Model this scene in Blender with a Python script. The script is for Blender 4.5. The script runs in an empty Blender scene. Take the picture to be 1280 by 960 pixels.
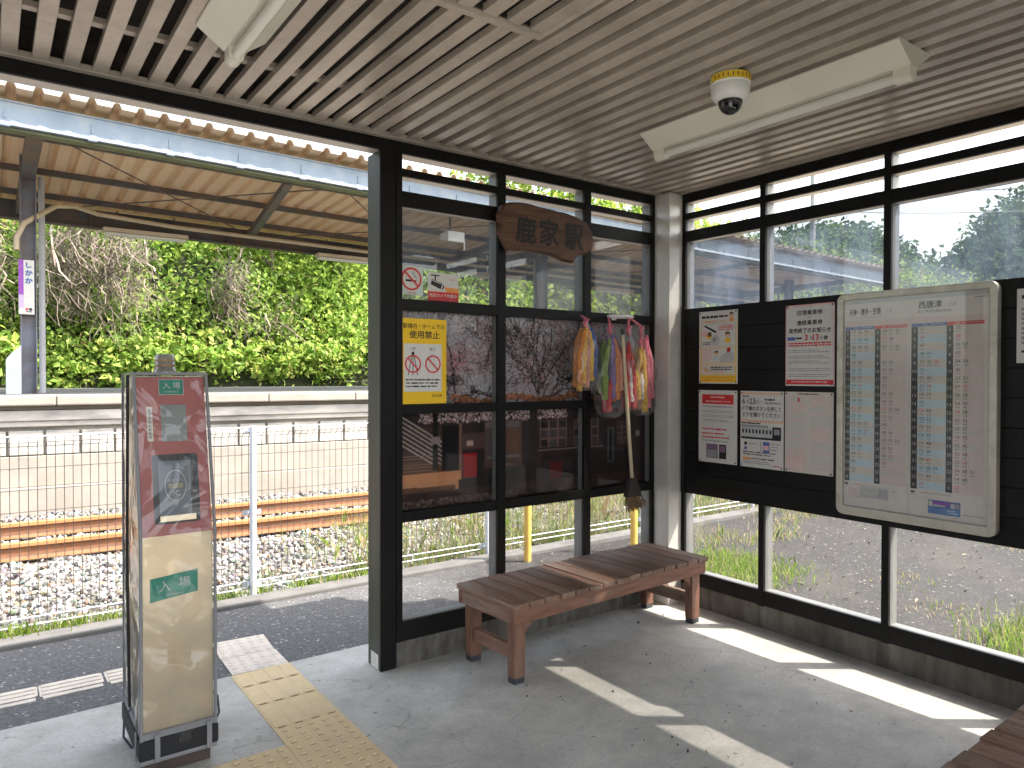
import bpy, bmesh, math, random
import numpy as np
from mathutils import Vector, Matrix
R_ = math.radians
random.seed(7)
rng = np.random.default_rng(11)
S = bpy.context.scene
COL = S.collection

# ------------------------------------------------------------------ camera
cam_d = bpy.data.cameras.new('camera')
cam = bpy.data.objects.new('camera', cam_d)
COL.objects.link(cam)
S.camera = cam
YAW, PITCH, ROLL = 0.62899, -0.01158, 0.00123
CAM = Vector((-3.95353, -3.53239, 1.6))
fw = Vector((math.sin(YAW)*math.cos(PITCH), math.cos(YAW)*math.cos(PITCH), math.sin(PITCH)))
r0 = Vector((math.cos(YAW), -math.sin(YAW), 0)); u0 = r0.cross(fw)
r2 = r0*math.cos(ROLL) + u0*math.sin(ROLL); u2 = -r0*math.sin(ROLL) + u0*math.cos(ROLL)
M3 = Matrix((r2, u2, -fw)).transposed()
cam.matrix_world = Matrix.Translation(CAM) @ M3.to_4x4()
cam_d.sensor_width = 36
cam_d.lens = 898.65/1280*36
cam_d.clip_start = 0.05
cam_d.clip_end = 2000

# ------------------------------------------------------------------ world, sun, exposure
SUN = Vector((0.797*math.cos(R_(51.9)), -0.603*math.cos(R_(51.9)), math.sin(R_(51.9))))
w = bpy.data.worlds.new('World'); S.world = w; w.use_nodes = True
nt = w.node_tree; bg = nt.nodes['Background']
sky = nt.nodes.new('ShaderNodeTexSky'); sky.sky_type = 'NISHITA'; sky.sun_disc = False
sky.sun_elevation = R_(51.9); sky.sun_rotation = math.atan2(0.797, -0.603)
sky.air_density = 1.3; sky.dust_density = 3.0
hs_ = nt.nodes.new('ShaderNodeHueSaturation'); hs_.inputs['Saturation'].default_value = .5
nt.links.new(sky.outputs[0], hs_.inputs['Color']); nt.links.new(hs_.outputs[0], bg.inputs[0]); bg.inputs[1].default_value = 0.15
sd = bpy.data.lights.new('sun', 'SUN'); sd.energy = 2.65; sd.angle = R_(0.5); sd.color = (1, .93, .82)
so = bpy.data.objects.new('sun', sd); COL.objects.link(so)
so.rotation_euler = SUN.to_track_quat('Z', 'Y').to_euler()
S.view_settings.view_transform = 'Standard'; S.view_settings.look = 'None'
S.view_settings.gamma = 1; S.view_settings.use_curve_mapping = False
S.view_settings.exposure = 2.25
S.render.engine = 'CYCLES'
S.cycles.max_bounces = 10; S.cycles.transparent_max_bounces = 24; S.cycles.diffuse_bounces = 5
S.cycles.use_denoising = True
S.cycles.sample_clamp_indirect = 6

# ------------------------------------------------------------------ materials
MATS = {}
def mat(name, col, rough=.6, var=.15, scale=6., detail=4., bump=0., bscale=None, metal=0., spec=.5,
        col2=None, stretch=(1, 1, 1), rand=0., fac2=(.45, .62), scale2=2.):
    if name in MATS: return MATS[name]
    m = bpy.data.materials.new(name); m.use_nodes = True; n = m.node_tree.nodes; l = m.node_tree.links
    b = n['Principled BSDF']; b.inputs['Roughness'].default_value = rough; b.inputs['Metallic'].default_value = metal
    b.inputs['Specular IOR Level'].default_value = spec
    tc = n.new('ShaderNodeTexCoord'); mp = n.new('ShaderNodeMapping'); mp.inputs['Scale'].default_value = stretch
    l.new(tc.outputs['Object'], mp.inputs[0])
    no = n.new('ShaderNodeTexNoise'); no.inputs['Scale'].default_value = scale; no.inputs['Detail'].default_value = detail
    l.new(mp.outputs[0], no.inputs['Vector'])
    cr = n.new('ShaderNodeValToRGB'); e = cr.color_ramp.elements
    e[0].position = .3; e[1].position = .7
    e[0].color = tuple(c*(1-var) for c in col) + (1,); e[1].color = tuple(min(1, c*(1+var)) for c in col) + (1,)
    l.new(no.outputs[0], cr.inputs[0]); out = cr.outputs[0]
    if col2:
        n2 = n.new('ShaderNodeTexNoise'); n2.inputs['Scale'].default_value = scale2; n2.inputs['Detail'].default_value = 6
        n2.inputs['Roughness'].default_value = .65
        l.new(mp.outputs[0], n2.inputs['Vector'])
        mr = n.new('ShaderNodeMapRange'); mr.inputs[1].default_value = fac2[0]; mr.inputs[2].default_value = fac2[1]
        l.new(n2.outputs[0], mr.inputs[0])
        mx = n.new('ShaderNodeMix'); mx.data_type = 'RGBA'; mx.inputs[7].default_value = tuple(col2) + (1,)
        l.new(mr.outputs[0], mx.inputs[0]); l.new(out, mx.inputs[6]); out = mx.outputs[2]
    if rand:
        oi = n.new('ShaderNodeObjectInfo'); hv = n.new('ShaderNodeHueSaturation')
        mr = n.new('ShaderNodeMapRange'); mr.inputs[3].default_value = 1-rand; mr.inputs[4].default_value = 1+rand
        l.new(oi.outputs['Random'], mr.inputs[0]); l.new(mr.outputs[0], hv.inputs['Value']); l.new(out, hv.inputs['Color'])
        out = hv.outputs[0]
    l.new(out, b.inputs['Base Color'])
    if bump:
        nb = n.new('ShaderNodeTexNoise'); nb.inputs['Scale'].default_value = bscale or scale*4; nb.inputs['Detail'].default_value = 5
        l.new(mp.outputs[0], nb.inputs['Vector'])
        bp = n.new('ShaderNodeBump'); bp.inputs['Strength'].default_value = bump; bp.inputs['Distance'].default_value = .01
        l.new(nb.outputs[0], bp.inputs['Height']); l.new(bp.outputs[0], b.inputs['Normal'])
    MATS[name] = m
    return m

def flat(name, col, rough=.55, spec=.35):
    return mat('print_' + name, col, rough, .04, 30, spec=spec)

def attr_mat(name, rough=.5, trans=0., spec=.4):
    m = bpy.data.materials.new(name); m.use_nodes = True; n = m.node_tree.nodes; l = m.node_tree.links
    b = n['Principled BSDF']; b.inputs['Roughness'].default_value = rough; b.inputs['Specular IOR Level'].default_value = spec
    a = n.new('ShaderNodeAttribute'); a.attribute_name = 'Col'
    l.new(a.outputs['Color'], b.inputs['Base Color'])
    if trans:
        t = n.new('ShaderNodeBsdfTranslucent'); mx = n.new('ShaderNodeMixShader'); mx.inputs[0].default_value = trans
        hs = n.new('ShaderNodeHueSaturation'); hs.inputs['Value'].default_value = 1.5
        l.new(a.outputs['Color'], hs.inputs['Color']); l.new(hs.outputs[0], t.inputs[0])
        l.new(b.outputs[0], mx.inputs[1]); l.new(t.outputs[0], mx.inputs[2])
        l.new(mx.outputs[0], n['Material Output'].inputs[0])
    return m

def glass_mat(name, dust=.05, tint=.93, streak=True, dcol=(.75, .8, .86), rough=.0, vary=.7, spec_ior=1.45):
    m = bpy.data.materials.new(name); m.use_nodes = True; n = m.node_tree.nodes; l = m.node_tree.links
    n.remove(n['Principled BSDF'])
    tr = n.new('ShaderNodeBsdfTransparent'); tr.inputs[0].default_value = (tint, tint, tint, 1)
    gl = n.new('ShaderNodeBsdfGlossy'); gl.inputs['Roughness'].default_value = rough
    lw = n.new('ShaderNodeLayerWeight'); lw.inputs['Blend'].default_value = .5; f0 = ((spec_ior-1)/(spec_ior+1))**2
    pw = n.new('ShaderNodeMath'); pw.operation = 'POWER'; pw.inputs[1].default_value = 5; l.new(lw.outputs['Facing'], pw.inputs[0])
    fr = n.new('ShaderNodeMapRange'); fr.inputs[3].default_value = f0; fr.inputs[4].default_value = 1; l.new(pw.outputs[0], fr.inputs[0])
    m1 = n.new('ShaderNodeMixShader'); l.new(fr.outputs[0], m1.inputs[0]); l.new(tr.outputs[0], m1.inputs[1]); l.new(gl.outputs[0], m1.inputs[2])
    df = n.new('ShaderNodeBsdfDiffuse'); df.inputs[0].default_value = dcol + (1,)
    tl = n.new('ShaderNodeBsdfTranslucent'); tl.inputs[0].default_value = dcol + (1,)
    m2 = n.new('ShaderNodeMixShader'); m2.inputs[0].default_value = .5; l.new(df.outputs[0], m2.inputs[1]); l.new(tl.outputs[0], m2.inputs[2])
    tc = n.new('ShaderNodeTexCoord'); mp = n.new('ShaderNodeMapping'); mp.inputs['Scale'].default_value = (5, 5, 1.2) if streak else (8, 8, 8)
    mp.inputs['Rotation'].default_value = (R_(25), R_(25), 0) if streak else (0, 0, 0)
    l.new(tc.outputs['Object'], mp.inputs[0])
    no = n.new('ShaderNodeTexNoise'); no.inputs['Scale'].default_value = 1.6; no.inputs['Detail'].default_value = 6; no.inputs['Roughness'].default_value = .65
    l.new(mp.outputs[0], no.inputs['Vector'])
    mr = n.new('ShaderNodeMapRange'); mr.inputs[1].default_value = .3; mr.inputs[2].default_value = .75
    mr.inputs[3].default_value = dust*(1-vary); mr.inputs[4].default_value = dust*(1+vary)
    l.new(no.outputs[0], mr.inputs[0])
    m3 = n.new('ShaderNodeMixShader'); l.new(mr.outputs[0], m3.inputs[0]); l.new(m1.outputs[0], m3.inputs[1]); l.new(m2.outputs[0], m3.inputs[2])
    l.new(m3.outputs[0], n['Material Output'].inputs[0])
    return m

def node_mat(name):
    m = bpy.data.materials.new(name); m.use_nodes = True
    return m, m.node_tree.nodes, m.node_tree.links, m.node_tree.nodes['Principled BSDF']

def concrete_floor():
    m, n, l, b = node_mat('concrete_floor'); b.inputs['Roughness'].default_value = .62
    tc = n.new('ShaderNodeTexCoord')
    def noise(s, d, r=.6):
        q = n.new('ShaderNodeTexNoise'); q.inputs['Scale'].default_value = s; q.inputs['Detail'].default_value = d; q.inputs['Roughness'].default_value = r
        l.new(tc.outputs['Object'], q.inputs['Vector']); return q
    big = noise(1.1, 8, .7); fine = noise(60, 4); mid = noise(7, 6, .7)
    cr = n.new('ShaderNodeValToRGB'); e = cr.color_ramp.elements
    e[0].position = .32; e[0].color = (.35, .337, .305, 1); e[1].position = .66; e[1].color = (.56, .54, .495, 1)
    l.new(big.outputs[0], cr.inputs[0])
    def mul(colsock, facsock, lo, hi, a, bb):
        r = n.new('ShaderNodeMapRange'); r.inputs[1].default_value = lo; r.inputs[2].default_value = hi; r.inputs[3].default_value = a; r.inputs[4].default_value = bb
        l.new(facsock, r.inputs[0]); v = n.new('ShaderNodeMix'); v.data_type = 'RGBA'; v.blend_type = 'MULTIPLY'; v.inputs[0].default_value = 1
        l.new(colsock, v.inputs[6]); l.new(r.outputs[0], v.inputs[7]); return v.outputs[2]
    c = mul(cr.outputs[0], fine.outputs[0], .3, .7, .88, 1.08)
    c = mul(c, mid.outputs[0], .35, .65, .86, 1.07)
    # hairline cracks
    nd = noise(2.2, 3); mixv = n.new('ShaderNodeMix'); mixv.data_type = 'RGBA'; mixv.inputs[0].default_value = .35
    l.new(tc.outputs['Object'], mixv.inputs[6]); l.new(nd.outputs[1], mixv.inputs[7])
    vo = n.new('ShaderNodeTexVoronoi'); vo.feature = 'DISTANCE_TO_EDGE'; vo.inputs['Scale'].default_value = 1.3
    l.new(mixv.outputs[2], vo.inputs['Vector'])
    g = noise(1.7, 2); add = n.new('ShaderNodeMath'); add.operation = 'ADD'
    gm = n.new('ShaderNodeMapRange'); gm.inputs[1].default_value = .5; gm.inputs[2].default_value = .56; gm.inputs[3].default_value = .0; gm.inputs[4].default_value = .05
    l.new(g.outputs[0], gm.inputs[0]); l.new(vo.outputs['Distance'], add.inputs[0]); l.new(gm.outputs[0], add.inputs[1])
    c = mul(c, add.outputs[0], .0, .004, .72, 1.0)
    sp = noise(26, 2, .4)
    c = mul(c, sp.outputs[0], .70, .74, 1.0, .55)
    l.new(c, b.inputs['Base Color'])
    bp = n.new('ShaderNodeBump'); bp.inputs['Strength'].default_value = .12; bp.inputs['Distance'].default_value = .01
    l.new(mid.outputs[0], bp.inputs['Height']); l.new(bp.outputs[0], b.inputs['Normal'])
    return m

def ground_mat():
    m, n, l, b = node_mat('asphalt_ground'); b.inputs['Roughness'].default_value = .9
    tc = n.new('ShaderNodeTexCoord')
    vo = n.new('ShaderNodeTexVoronoi'); vo.inputs['Scale'].default_value = 75; l.new(tc.outputs['Object'], vo.inputs['Vector'])
    cr = n.new('ShaderNodeValToRGB'); e = cr.color_ramp.elements
    e[0].position = 0; e[0].color = (.06, .06, .063, 1); e[1].position = 1; e[1].color = (.24, .23, .22, 1)
    x = cr.color_ramp.elements.new(.86); x.color = (.13, .128, .127, 1); x = cr.color_ramp.elements.new(.93); x.color = (.40, .39, .37, 1)
    l.new(vo.outputs['Color'], cr.inputs[0])
    # open plaza: grey-brown gravelly, with dry litter
    v2 = n.new('ShaderNodeTexVoronoi'); v2.inputs['Scale'].default_value = 60; l.new(tc.outputs['Object'], v2.inputs['Vector'])
    c2 = n.new('ShaderNodeValToRGB'); e = c2.color_ramp.elements
    e[0].color = (.02, .018, .017, 1); e[1].color = (.20, .185, .17, 1); x = c2.color_ramp.elements.new(.72); x.color = (.025, .0225, .021, 1); x = c2.color_ramp.elements.new(.88); x.color = (.058, .052, .048, 1); e[-1].color = (.38, .35, .31, 1)
    l.new(v2.outputs['Color'], c2.inputs[0])
    nz = n.new('ShaderNodeTexNoise'); nz.inputs['Scale'].default_value = .9; nz.inputs['Detail'].default_value = 8; nz.inputs['Roughness'].default_value = .7
    l.new(tc.outputs['Object'], nz.inputs['Vector'])
    dr = n.new('ShaderNodeMix'); dr.data_type = 'RGBA'; dr.inputs[7].default_value = (.052, .045, .037, 1)
    mr0 = n.new('ShaderNodeMapRange'); mr0.inputs[1].default_value = .5; mr0.inputs[2].default_value = .68; mr0.inputs[4].default_value = .7
    l.new(nz.outputs[0], mr0.inputs[0]); l.new(mr0.outputs[0], dr.inputs[0]); l.new(c2.outputs[0], dr.inputs[6])
    sx = n.new('ShaderNodeSeparateXYZ'); l.new(tc.outputs['Object'], sx.inputs[0])
    ad = n.new('ShaderNodeMath'); ad.operation = 'ADD'; l.new(sx.outputs[0], ad.inputs[0])
    wn = n.new('ShaderNodeMapRange'); wn.inputs[1].default_value = .3; wn.inputs[2].default_value = .7; wn.inputs[3].default_value = -.8; wn.inputs[4].default_value = .8
    l.new(nz.outputs[0], wn.inputs[0]); l.new(wn.outputs[0], ad.inputs[1])
    mr = n.new('ShaderNodeMapRange'); mr.inputs[1].default_value = -1.6; mr.inputs[2].default_value = -.2
    l.new(ad.outputs[0], mr.inputs[0])
    mx = n.new('ShaderNodeMix'); mx.data_type = 'RGBA'; l.new(mr.outputs[0], mx.inputs[0]); l.new(cr.outputs[0], mx.inputs[6]); l.new(dr.outputs[2], mx.inputs[7])
    # far fields turn green
    ln = n.new('ShaderNodeVectorMath'); ln.operation = 'LENGTH'; l.new(tc.outputs['Object'], ln.inputs[0])
    mf = n.new('ShaderNodeMapRange'); mf.inputs[1].default_value = 22; mf.inputs[2].default_value = 40; l.new(ln.outputs['Value'], mf.inputs[0])
    fx = n.new('ShaderNodeMix'); fx.data_type = 'RGBA'; fx.inputs[7].default_value = (.07, .1, .035, 1)
    l.new(mf.outputs[0], fx.inputs[0]); l.new(mx.outputs[2], fx.inputs[6])
    l.new(fx.outputs[2], b.inputs['Base Color'])
    bp = n.new('ShaderNodeBump'); bp.inputs['Strength'].default_value = .6; bp.inputs['Distance'].default_value = .006
    l.new(vo.outputs['Distance'], bp.inputs['Height']); l.new(bp.outputs[0], b.inputs['Normal'])
    return m

BLACK = mat('black_paint', (.007, .0065, .0065), .5, .25, 9, bump=.02, bscale=60, spec=.22)
BEIGE = mat('beige_metal', (.50, .45, .39), .33, .06, 4, bump=.02, bscale=30, spec=.55)
SLAT = mat('slat_paint', (.47, .405, .335), .27, .06, 3, bump=.03, bscale=12, stretch=(1, .15, 1), spec=.6)
GREYAL = mat('grey_aluminium', (.15, .15, .145), .45, .12, 6)
COLUMN = mat('column_paint', (.60, .57, .53), .28, .05, 3, spec=.6)
KERB = mat('kerb_concrete', (.17, .155, .135), .85, .25, 5, bump=.3, bscale=40, col2=(.085, .075, .062), stretch=(4, 4, .8), scale2=2.2, fac2=(.42, .66))
def island_vary(m, amt, dirt=.12):
    n = m.node_tree.nodes; l = m.node_tree.links; b = n['Principled BSDF']; src = b.inputs['Base Color'].links[0].from_socket
    g = n.new('ShaderNodeNewGeometry'); mr = n.new('ShaderNodeMapRange'); mr.inputs[3].default_value = 1-amt; mr.inputs[4].default_value = 1+amt*.6
    l.new(g.outputs['Random Per Island'], mr.inputs[0])
    tc = n.new('ShaderNodeTexCoord'); no = n.new('ShaderNodeTexNoise'); no.inputs['Scale'].default_value = 2.3; no.inputs['Detail'].default_value = 7; no.inputs['Roughness'].default_value = .75
    l.new(tc.outputs['Object'], no.inputs['Vector']); m2 = n.new('ShaderNodeMapRange'); m2.inputs[1].default_value = .38; m2.inputs[2].default_value = .6; m2.inputs[3].default_value = 1-dirt*2; m2.inputs[4].default_value = 1
    l.new(no.outputs[0], m2.inputs[0]); mm = n.new('ShaderNodeMath'); mm.operation = 'MULTIPLY'; l.new(mr.outputs[0], mm.inputs[0]); l.new(m2.outputs[0], mm.inputs[1])
    hv = n.new('ShaderNodeHueSaturation'); l.new(src, hv.inputs['Color']); l.new(mm.outputs[0], hv.inputs['Value']); l.new(hv.outputs[0], b.inputs['Base Color'])
island_vary(SLAT, .09); island_vary(COLUMN, 0, .08); island_vary(KERB, 0, .2)
DECK = mat('roof_deck', (.045, .037, .03), .9, .35, 12)
WOOD = mat('bench_wood', (.19, .10, .066), .62, .3, 9, 6, bump=.35, bscale=30, stretch=(6, .7, 6), col2=(.27, .20, .16), scale2=2.6, fac2=(.44, .68), rand=.22)
WOODX = mat('bench_wood_long', (.19, .082, .052), .6, .3, 9, 6, bump=.3, bscale=30, stretch=(.7, 6, 6), col2=(.23, .15, .115), scale2=2.2, fac2=(.5, .78), rand=.12)
WOODZ = mat('bench_wood_upright', (.18, .085, .055), .6, .3, 9, 6, bump=.3, bscale=30, stretch=(6, 6, .7), col2=(.23, .15, .115), scale2=2.2, fac2=(.5, .78), rand=.12)
RUBBER = mat('rubber', (.04, .045, .055), .7, .2, 12)
FIXT = mat('light_fixture_paint', (.74, .70, .60), .38, .05, 4)
TUBE = mat('fluorescent_glass', (.72, .70, .64), .25, .03, 4)
STEELBLUE = mat('blue_grey_steel', (.21, .255, .31), .55, .15, 3, bump=.04, col2=(.28, .29, .29), scale2=3, fac2=(.5, .75))
DARKSTEEL = mat('dark_steel', (.085, .08, .085), .6, .25, 4, col2=(.13, .085, .06), scale2=3)
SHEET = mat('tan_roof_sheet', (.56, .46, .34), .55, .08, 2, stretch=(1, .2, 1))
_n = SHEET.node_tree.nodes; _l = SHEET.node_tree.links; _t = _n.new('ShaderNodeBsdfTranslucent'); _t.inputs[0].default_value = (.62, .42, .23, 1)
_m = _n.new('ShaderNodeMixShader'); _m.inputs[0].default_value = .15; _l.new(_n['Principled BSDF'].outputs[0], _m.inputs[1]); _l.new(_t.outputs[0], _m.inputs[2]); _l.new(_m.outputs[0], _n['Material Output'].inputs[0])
PALE = mat('platform_concrete', (.30, .265, .225), .9, .12, 3, bump=.25, bscale=25, col2=(.36, .32, .28), scale2=1.2, fac2=(.5, .75))
PALE2 = mat('platform_edge_concrete', (.48, .445, .40), .9, .2, 4, bump=.2, bscale=30, col2=(.28, .265, .24), scale2=3, fac2=(.46, .68), stretch=(.5, 1, 2))
RUST = mat('rusty_rail', (.40, .19, .075), .75, .2, 10, bump=.15, stretch=(.3, 3, 3))
RUSTD = mat('rail_web_shaded_rust', (.22, .10, .05), .85, .2, 10)  # darker copy of the rust: shade under the rail head put into colour
FENCEW = mat('fence_white', (.66, .68, .72), .45, .06, 8)
FENCEWIRE = mat('fence_wire', (.07, .058, .05), .5, .12, 8)
YELLOW = mat('yellow_pipe', (.72, .44, .09), .45, .12, 5)
WHITEP = mat('white_plastic', (.74, .73, .70), .4, .05, 5)
GLASS_UP = glass_mat('dusty_glass', .09, .70, dcol=(.46, .52, .60))
GLASS_RT = glass_mat('dusty_glass_side', .13, .66, dcol=(.40, .50, .68))
GLASS_LO = glass_mat('clean_glass', .016, .95, dcol=(.5, .5, .48))
GLASS_MU = glass_mat('mural_glass', .006, .97, dcol=(.5, .5, .48), spec_ior=1.3)
LEAF = attr_mat('leaf', .55, .38, .3)
TWIG = attr_mat('twig', .85)
STONE = attr_mat('ballast_stone', .9)
PRINT = attr_mat('photo_print', .5, spec=.15)

# ------------------------------------------------------------------ helpers
class MB:
    def __init__(s): s.v = []; s.f = []; s.mi = []; s.sm = []
    def add(s, vs, fs, mi=0, sm=False):
        o = len(s.v); s.v += [tuple(x) for x in vs]
        for f in fs: s.f.append(tuple(o+i for i in f)); s.mi.append(mi); s.sm.append(sm)
    def box(s, x0, x1, y0, y1, z0, z1, mi=0):
        vs = [(x, y, z) for z in (z0, z1) for y in (y0, y1) for x in (x0, x1)]
        s.add(vs, [(0, 2, 3, 1), (4, 5, 7, 6), (0, 1, 5, 4), (2, 6, 7, 3), (0, 4, 6, 2), (1, 3, 7, 5)], mi); return s
    def hexa(s, vs, mi=0):   # 4 bottom ccw, 4 top ccw
        s.add(vs, [(3, 2, 1, 0), (4, 5, 6, 7), (0, 1, 5, 4), (1, 2, 6, 5), (2, 3, 7, 6), (3, 0, 4, 7)], mi); return s
    def tube(s, pts, r, n=8, mi=0, sm=True, cap=True):
        pts = [Vector(p) for p in pts]; rs = r if isinstance(r, (list, tuple)) else [r]*len(pts)
        vs = []; up = Vector((0, 0, 1))
        t0 = (pts[1]-pts[0]).normalized()
        a = t0.cross(up) if abs(t0.z) < .95 else t0.cross(Vector((1, 0, 0)))
        a.normalize()
        for i, p in enumerate(pts):
            t = (pts[min(i+1, len(pts)-1)] - pts[max(i-1, 0)]).normalized()
            a = (a - t*a.dot(t)).normalized(); b = t.cross(a)
            for k in range(n):
                q = 2*math.pi*k/n; vs.append(p + (a*math.cos(q) + b*math.sin(q))*rs[i])
        fs = [(i*n+k, i*n+(k+1) % n, (i+1)*n+(k+1) % n, (i+1)*n+k) for i in range(len(pts)-1) for k in range(n)]
        s.add(vs, fs, mi, sm)
        if cap:
            s.add(vs[:n], [tuple(range(n))[::-1]], mi); s.add(vs[-n:], [tuple(range(n))], mi)
        return s
    def lathe(s, prof, c, n=24, mi=0, sm=True):
        vs = [(c[0]+r*math.cos(2*math.pi*k/n), c[1]+r*math.sin(2*math.pi*k/n), c[2]+z) for r, z in prof for k in range(n)]
        fs = [(i*n+k, i*n+(k+1) % n, (i+1)*n+(k+1) % n, (i+1)*n+k) for i in range(len(prof)-1) for k in range(n)]
        s.add(vs, fs, mi, sm); return s
    def extr(s, poly, axis, a, b, mi=0, sm=False):   # 2d polygon extruded along an axis
        def P(p, t):
            return {'x': (t, p[0], p[1]), 'y': (p[0], t, p[1]), 'z': (p[0], p[1], t)}[axis]
        n = len(poly); vs = [P(p, a) for p in poly] + [P(p, b) for p in poly]
        s.add(vs, [(i, (i+1) % n, n+(i+1) % n, n+i) for i in range(n)], mi, sm)
        s.add(vs, [tuple(range(n))[::-1], tuple(range(n, 2*n))], mi); return s
    def build(s, name, mats, parent=None, bevel=0, fixn=True, org=None):
        me = bpy.data.meshes.new(name)
        o0 = Vector((0, 0, 0))
        if parent is not None:
            o0 = parent.get('_w') and Vector(parent['_w']) or Vector((0, 0, 0))
        vv = [(x-o0.x, y-o0.y, z-o0.z) for x, y, z in s.v]
        me.from_pydata(vv, [], s.f)
        mats = mats if isinstance(mats, (list, tuple)) else [mats]
        for m in mats: me.materials.append(m)
        me.polygons.foreach_set('material_index', s.mi); me.polygons.foreach_set('use_smooth', s.sm)
        if fixn:
            bm = bmesh.new(); bm.from_mesh(me); bmesh.ops.recalc_face_normals(bm, faces=bm.faces); bm.to_mesh(me); bm.free()
        me.update()
        o = bpy.data.objects.new(name, me); COL.objects.link(o)
        if parent is not None: o.parent = parent; o['_w'] = tuple(o0)
        if bevel:
            b = o.modifiers.new('bevel', 'BEVEL'); b.width = bevel; b.segments = 2; b.limit_method = 'ANGLE'
        return o

def tag(o, label, cat, group=None):
    o['label'] = label; o['category'] = cat
    if group: o['group'] = group
    return o
def thing(name, loc, label, cat, group=None, rz=0):
    o = bpy.data.objects.new(name, None); COL.objects.link(o); o.location = loc; o.rotation_euler = (0, 0, rz)
    o['_w'] = tuple(loc) if rz == 0 else (0., 0., 0.)
    return tag(o, label, cat, group)
def struct(o): o['kind'] = 'structure'; return o
def stuff(o): o['kind'] = 'stuff'; return o
def centre(o):
    """moves the origin of a one-mesh thing to the bottom middle of its mesh"""
    me = o.data; n = len(me.vertices); co = np.empty(n*3, np.float32); me.vertices.foreach_get('co', co); co = co.reshape(-1, 3)
    c = np.array([(co[:, 0].min()+co[:, 0].max())/2, (co[:, 1].min()+co[:, 1].max())/2, co[:, 2].min()])
    me.vertices.foreach_set('co', (co-c).ravel().astype(np.float32)); o.location = Vector(c) + o.location; me.update(); return o
def copy_tree(o, parent=None):
    c = o.copy(); COL.objects.link(c)
    if parent is not None: c.parent = parent
    for ch in [x for x in COL.objects if x.parent == o]: copy_tree(ch, c)
    return c

def np_mesh(name, V, F, mat_, cols=None, parent=None, smooth=False):
    me = bpy.data.meshes.new(name); V = np.asarray(V, np.float32); F = np.asarray(F, np.int32)
    k = F.shape[1]
    me.vertices.add(len(V)); me.vertices.foreach_set('co', V.ravel())
    me.loops.add(F.size); me.loops.foreach_set('vertex_index', F.ravel())
    me.polygons.add(len(F)); me.polygons.foreach_set('loop_start', np.arange(0, F.size, k, dtype=np.int32))
    me.polygons.foreach_set('use_smooth', np.full(len(F), smooth))
    me.materials.append(mat_); me.update(calc_edges=True)
    if cols is not None:
        a = me.color_attributes.new('Col', 'FLOAT_COLOR', 'POINT')
        c4 = np.ones((len(V), 4), np.float32); c4[:, :3] = cols; a.data.foreach_set('color', c4.ravel())
    o = bpy.data.objects.new(name, me); COL.objects.link(o)
    if parent is not None: o.parent = parent
    return o

def leaf_arrays(C, size, cols, up=.4, aspect=.62, droop=0.):
    """folded four-corner leaves round the centres C"""
    n = len(C); size = np.broadcast_to(np.asarray(size, float), (n,))
    d = rng.normal(size=(n, 3)); d[:, 2] -= droop; d /= np.linalg.norm(d, axis=1)[:, None]
    nn = rng.normal(size=(n, 3)); nn += np.array(SUN)[None]*up*3.2
    s = np.cross(d, nn); s /= np.linalg.norm(s, axis=1)[:, None]+1e-9
    h = np.cross(s, d)
    a = C - d*size[:, None]*.5; b = C + d*size[:, None]*.5
    l_ = C + s*size[:, None]*aspect*.5 + h*size[:, None]*.12 - d*size[:, None]*.08
    r_ = C - s*size[:, None]*aspect*.5 + h*size[:, None]*.12 - d*size[:, None]*.08
    V = np.stack([a, l_, b, r_], 1).reshape(-1, 3); F = np.arange(4*n).reshape(n, 4)
    return V, F, np.repeat(cols, 4, axis=0)

def greens(n, lo=(.045, .10, .015), hi=(.20, .30, .035), dead=.02, bias=1.):
    t = rng.random(n)**bias
    c = np.array(lo)[None]*(1-t[:, None]) + np.array(hi)[None]*t[:, None]
    k = rng.random(n) < dead; c[k] = np.array([.28, .21, .10])*(.6+.6*rng.random((k.sum(), 1)))
    return c

# text as flat geometry
_txt = {}
def text_geo(s_, bold=0.):
    key = (s_, bold)
    if key not in _txt:
        c = bpy.data.curves.new('t', 'FONT'); c.body = s_; c.offset = bold; c.resolution_u = 3
        o = bpy.data.objects.new('t', c); COL.objects.link(o)
        dg = bpy.context.evaluated_depsgraph_get(); me = o.evaluated_get(dg).to_mesh()
        v = np.array([x.co[:2] for x in me.vertices]) if len(me.vertices) else np.zeros((1, 2)); f = [tuple(p.vertices) for p in me.polygons]
        o.evaluated_get(dg).to_mesh_clear(); bpy.data.objects.remove(o); bpy.data.curves.remove(c)
        _txt[key] = (v, f)
    return _txt[key]

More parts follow.
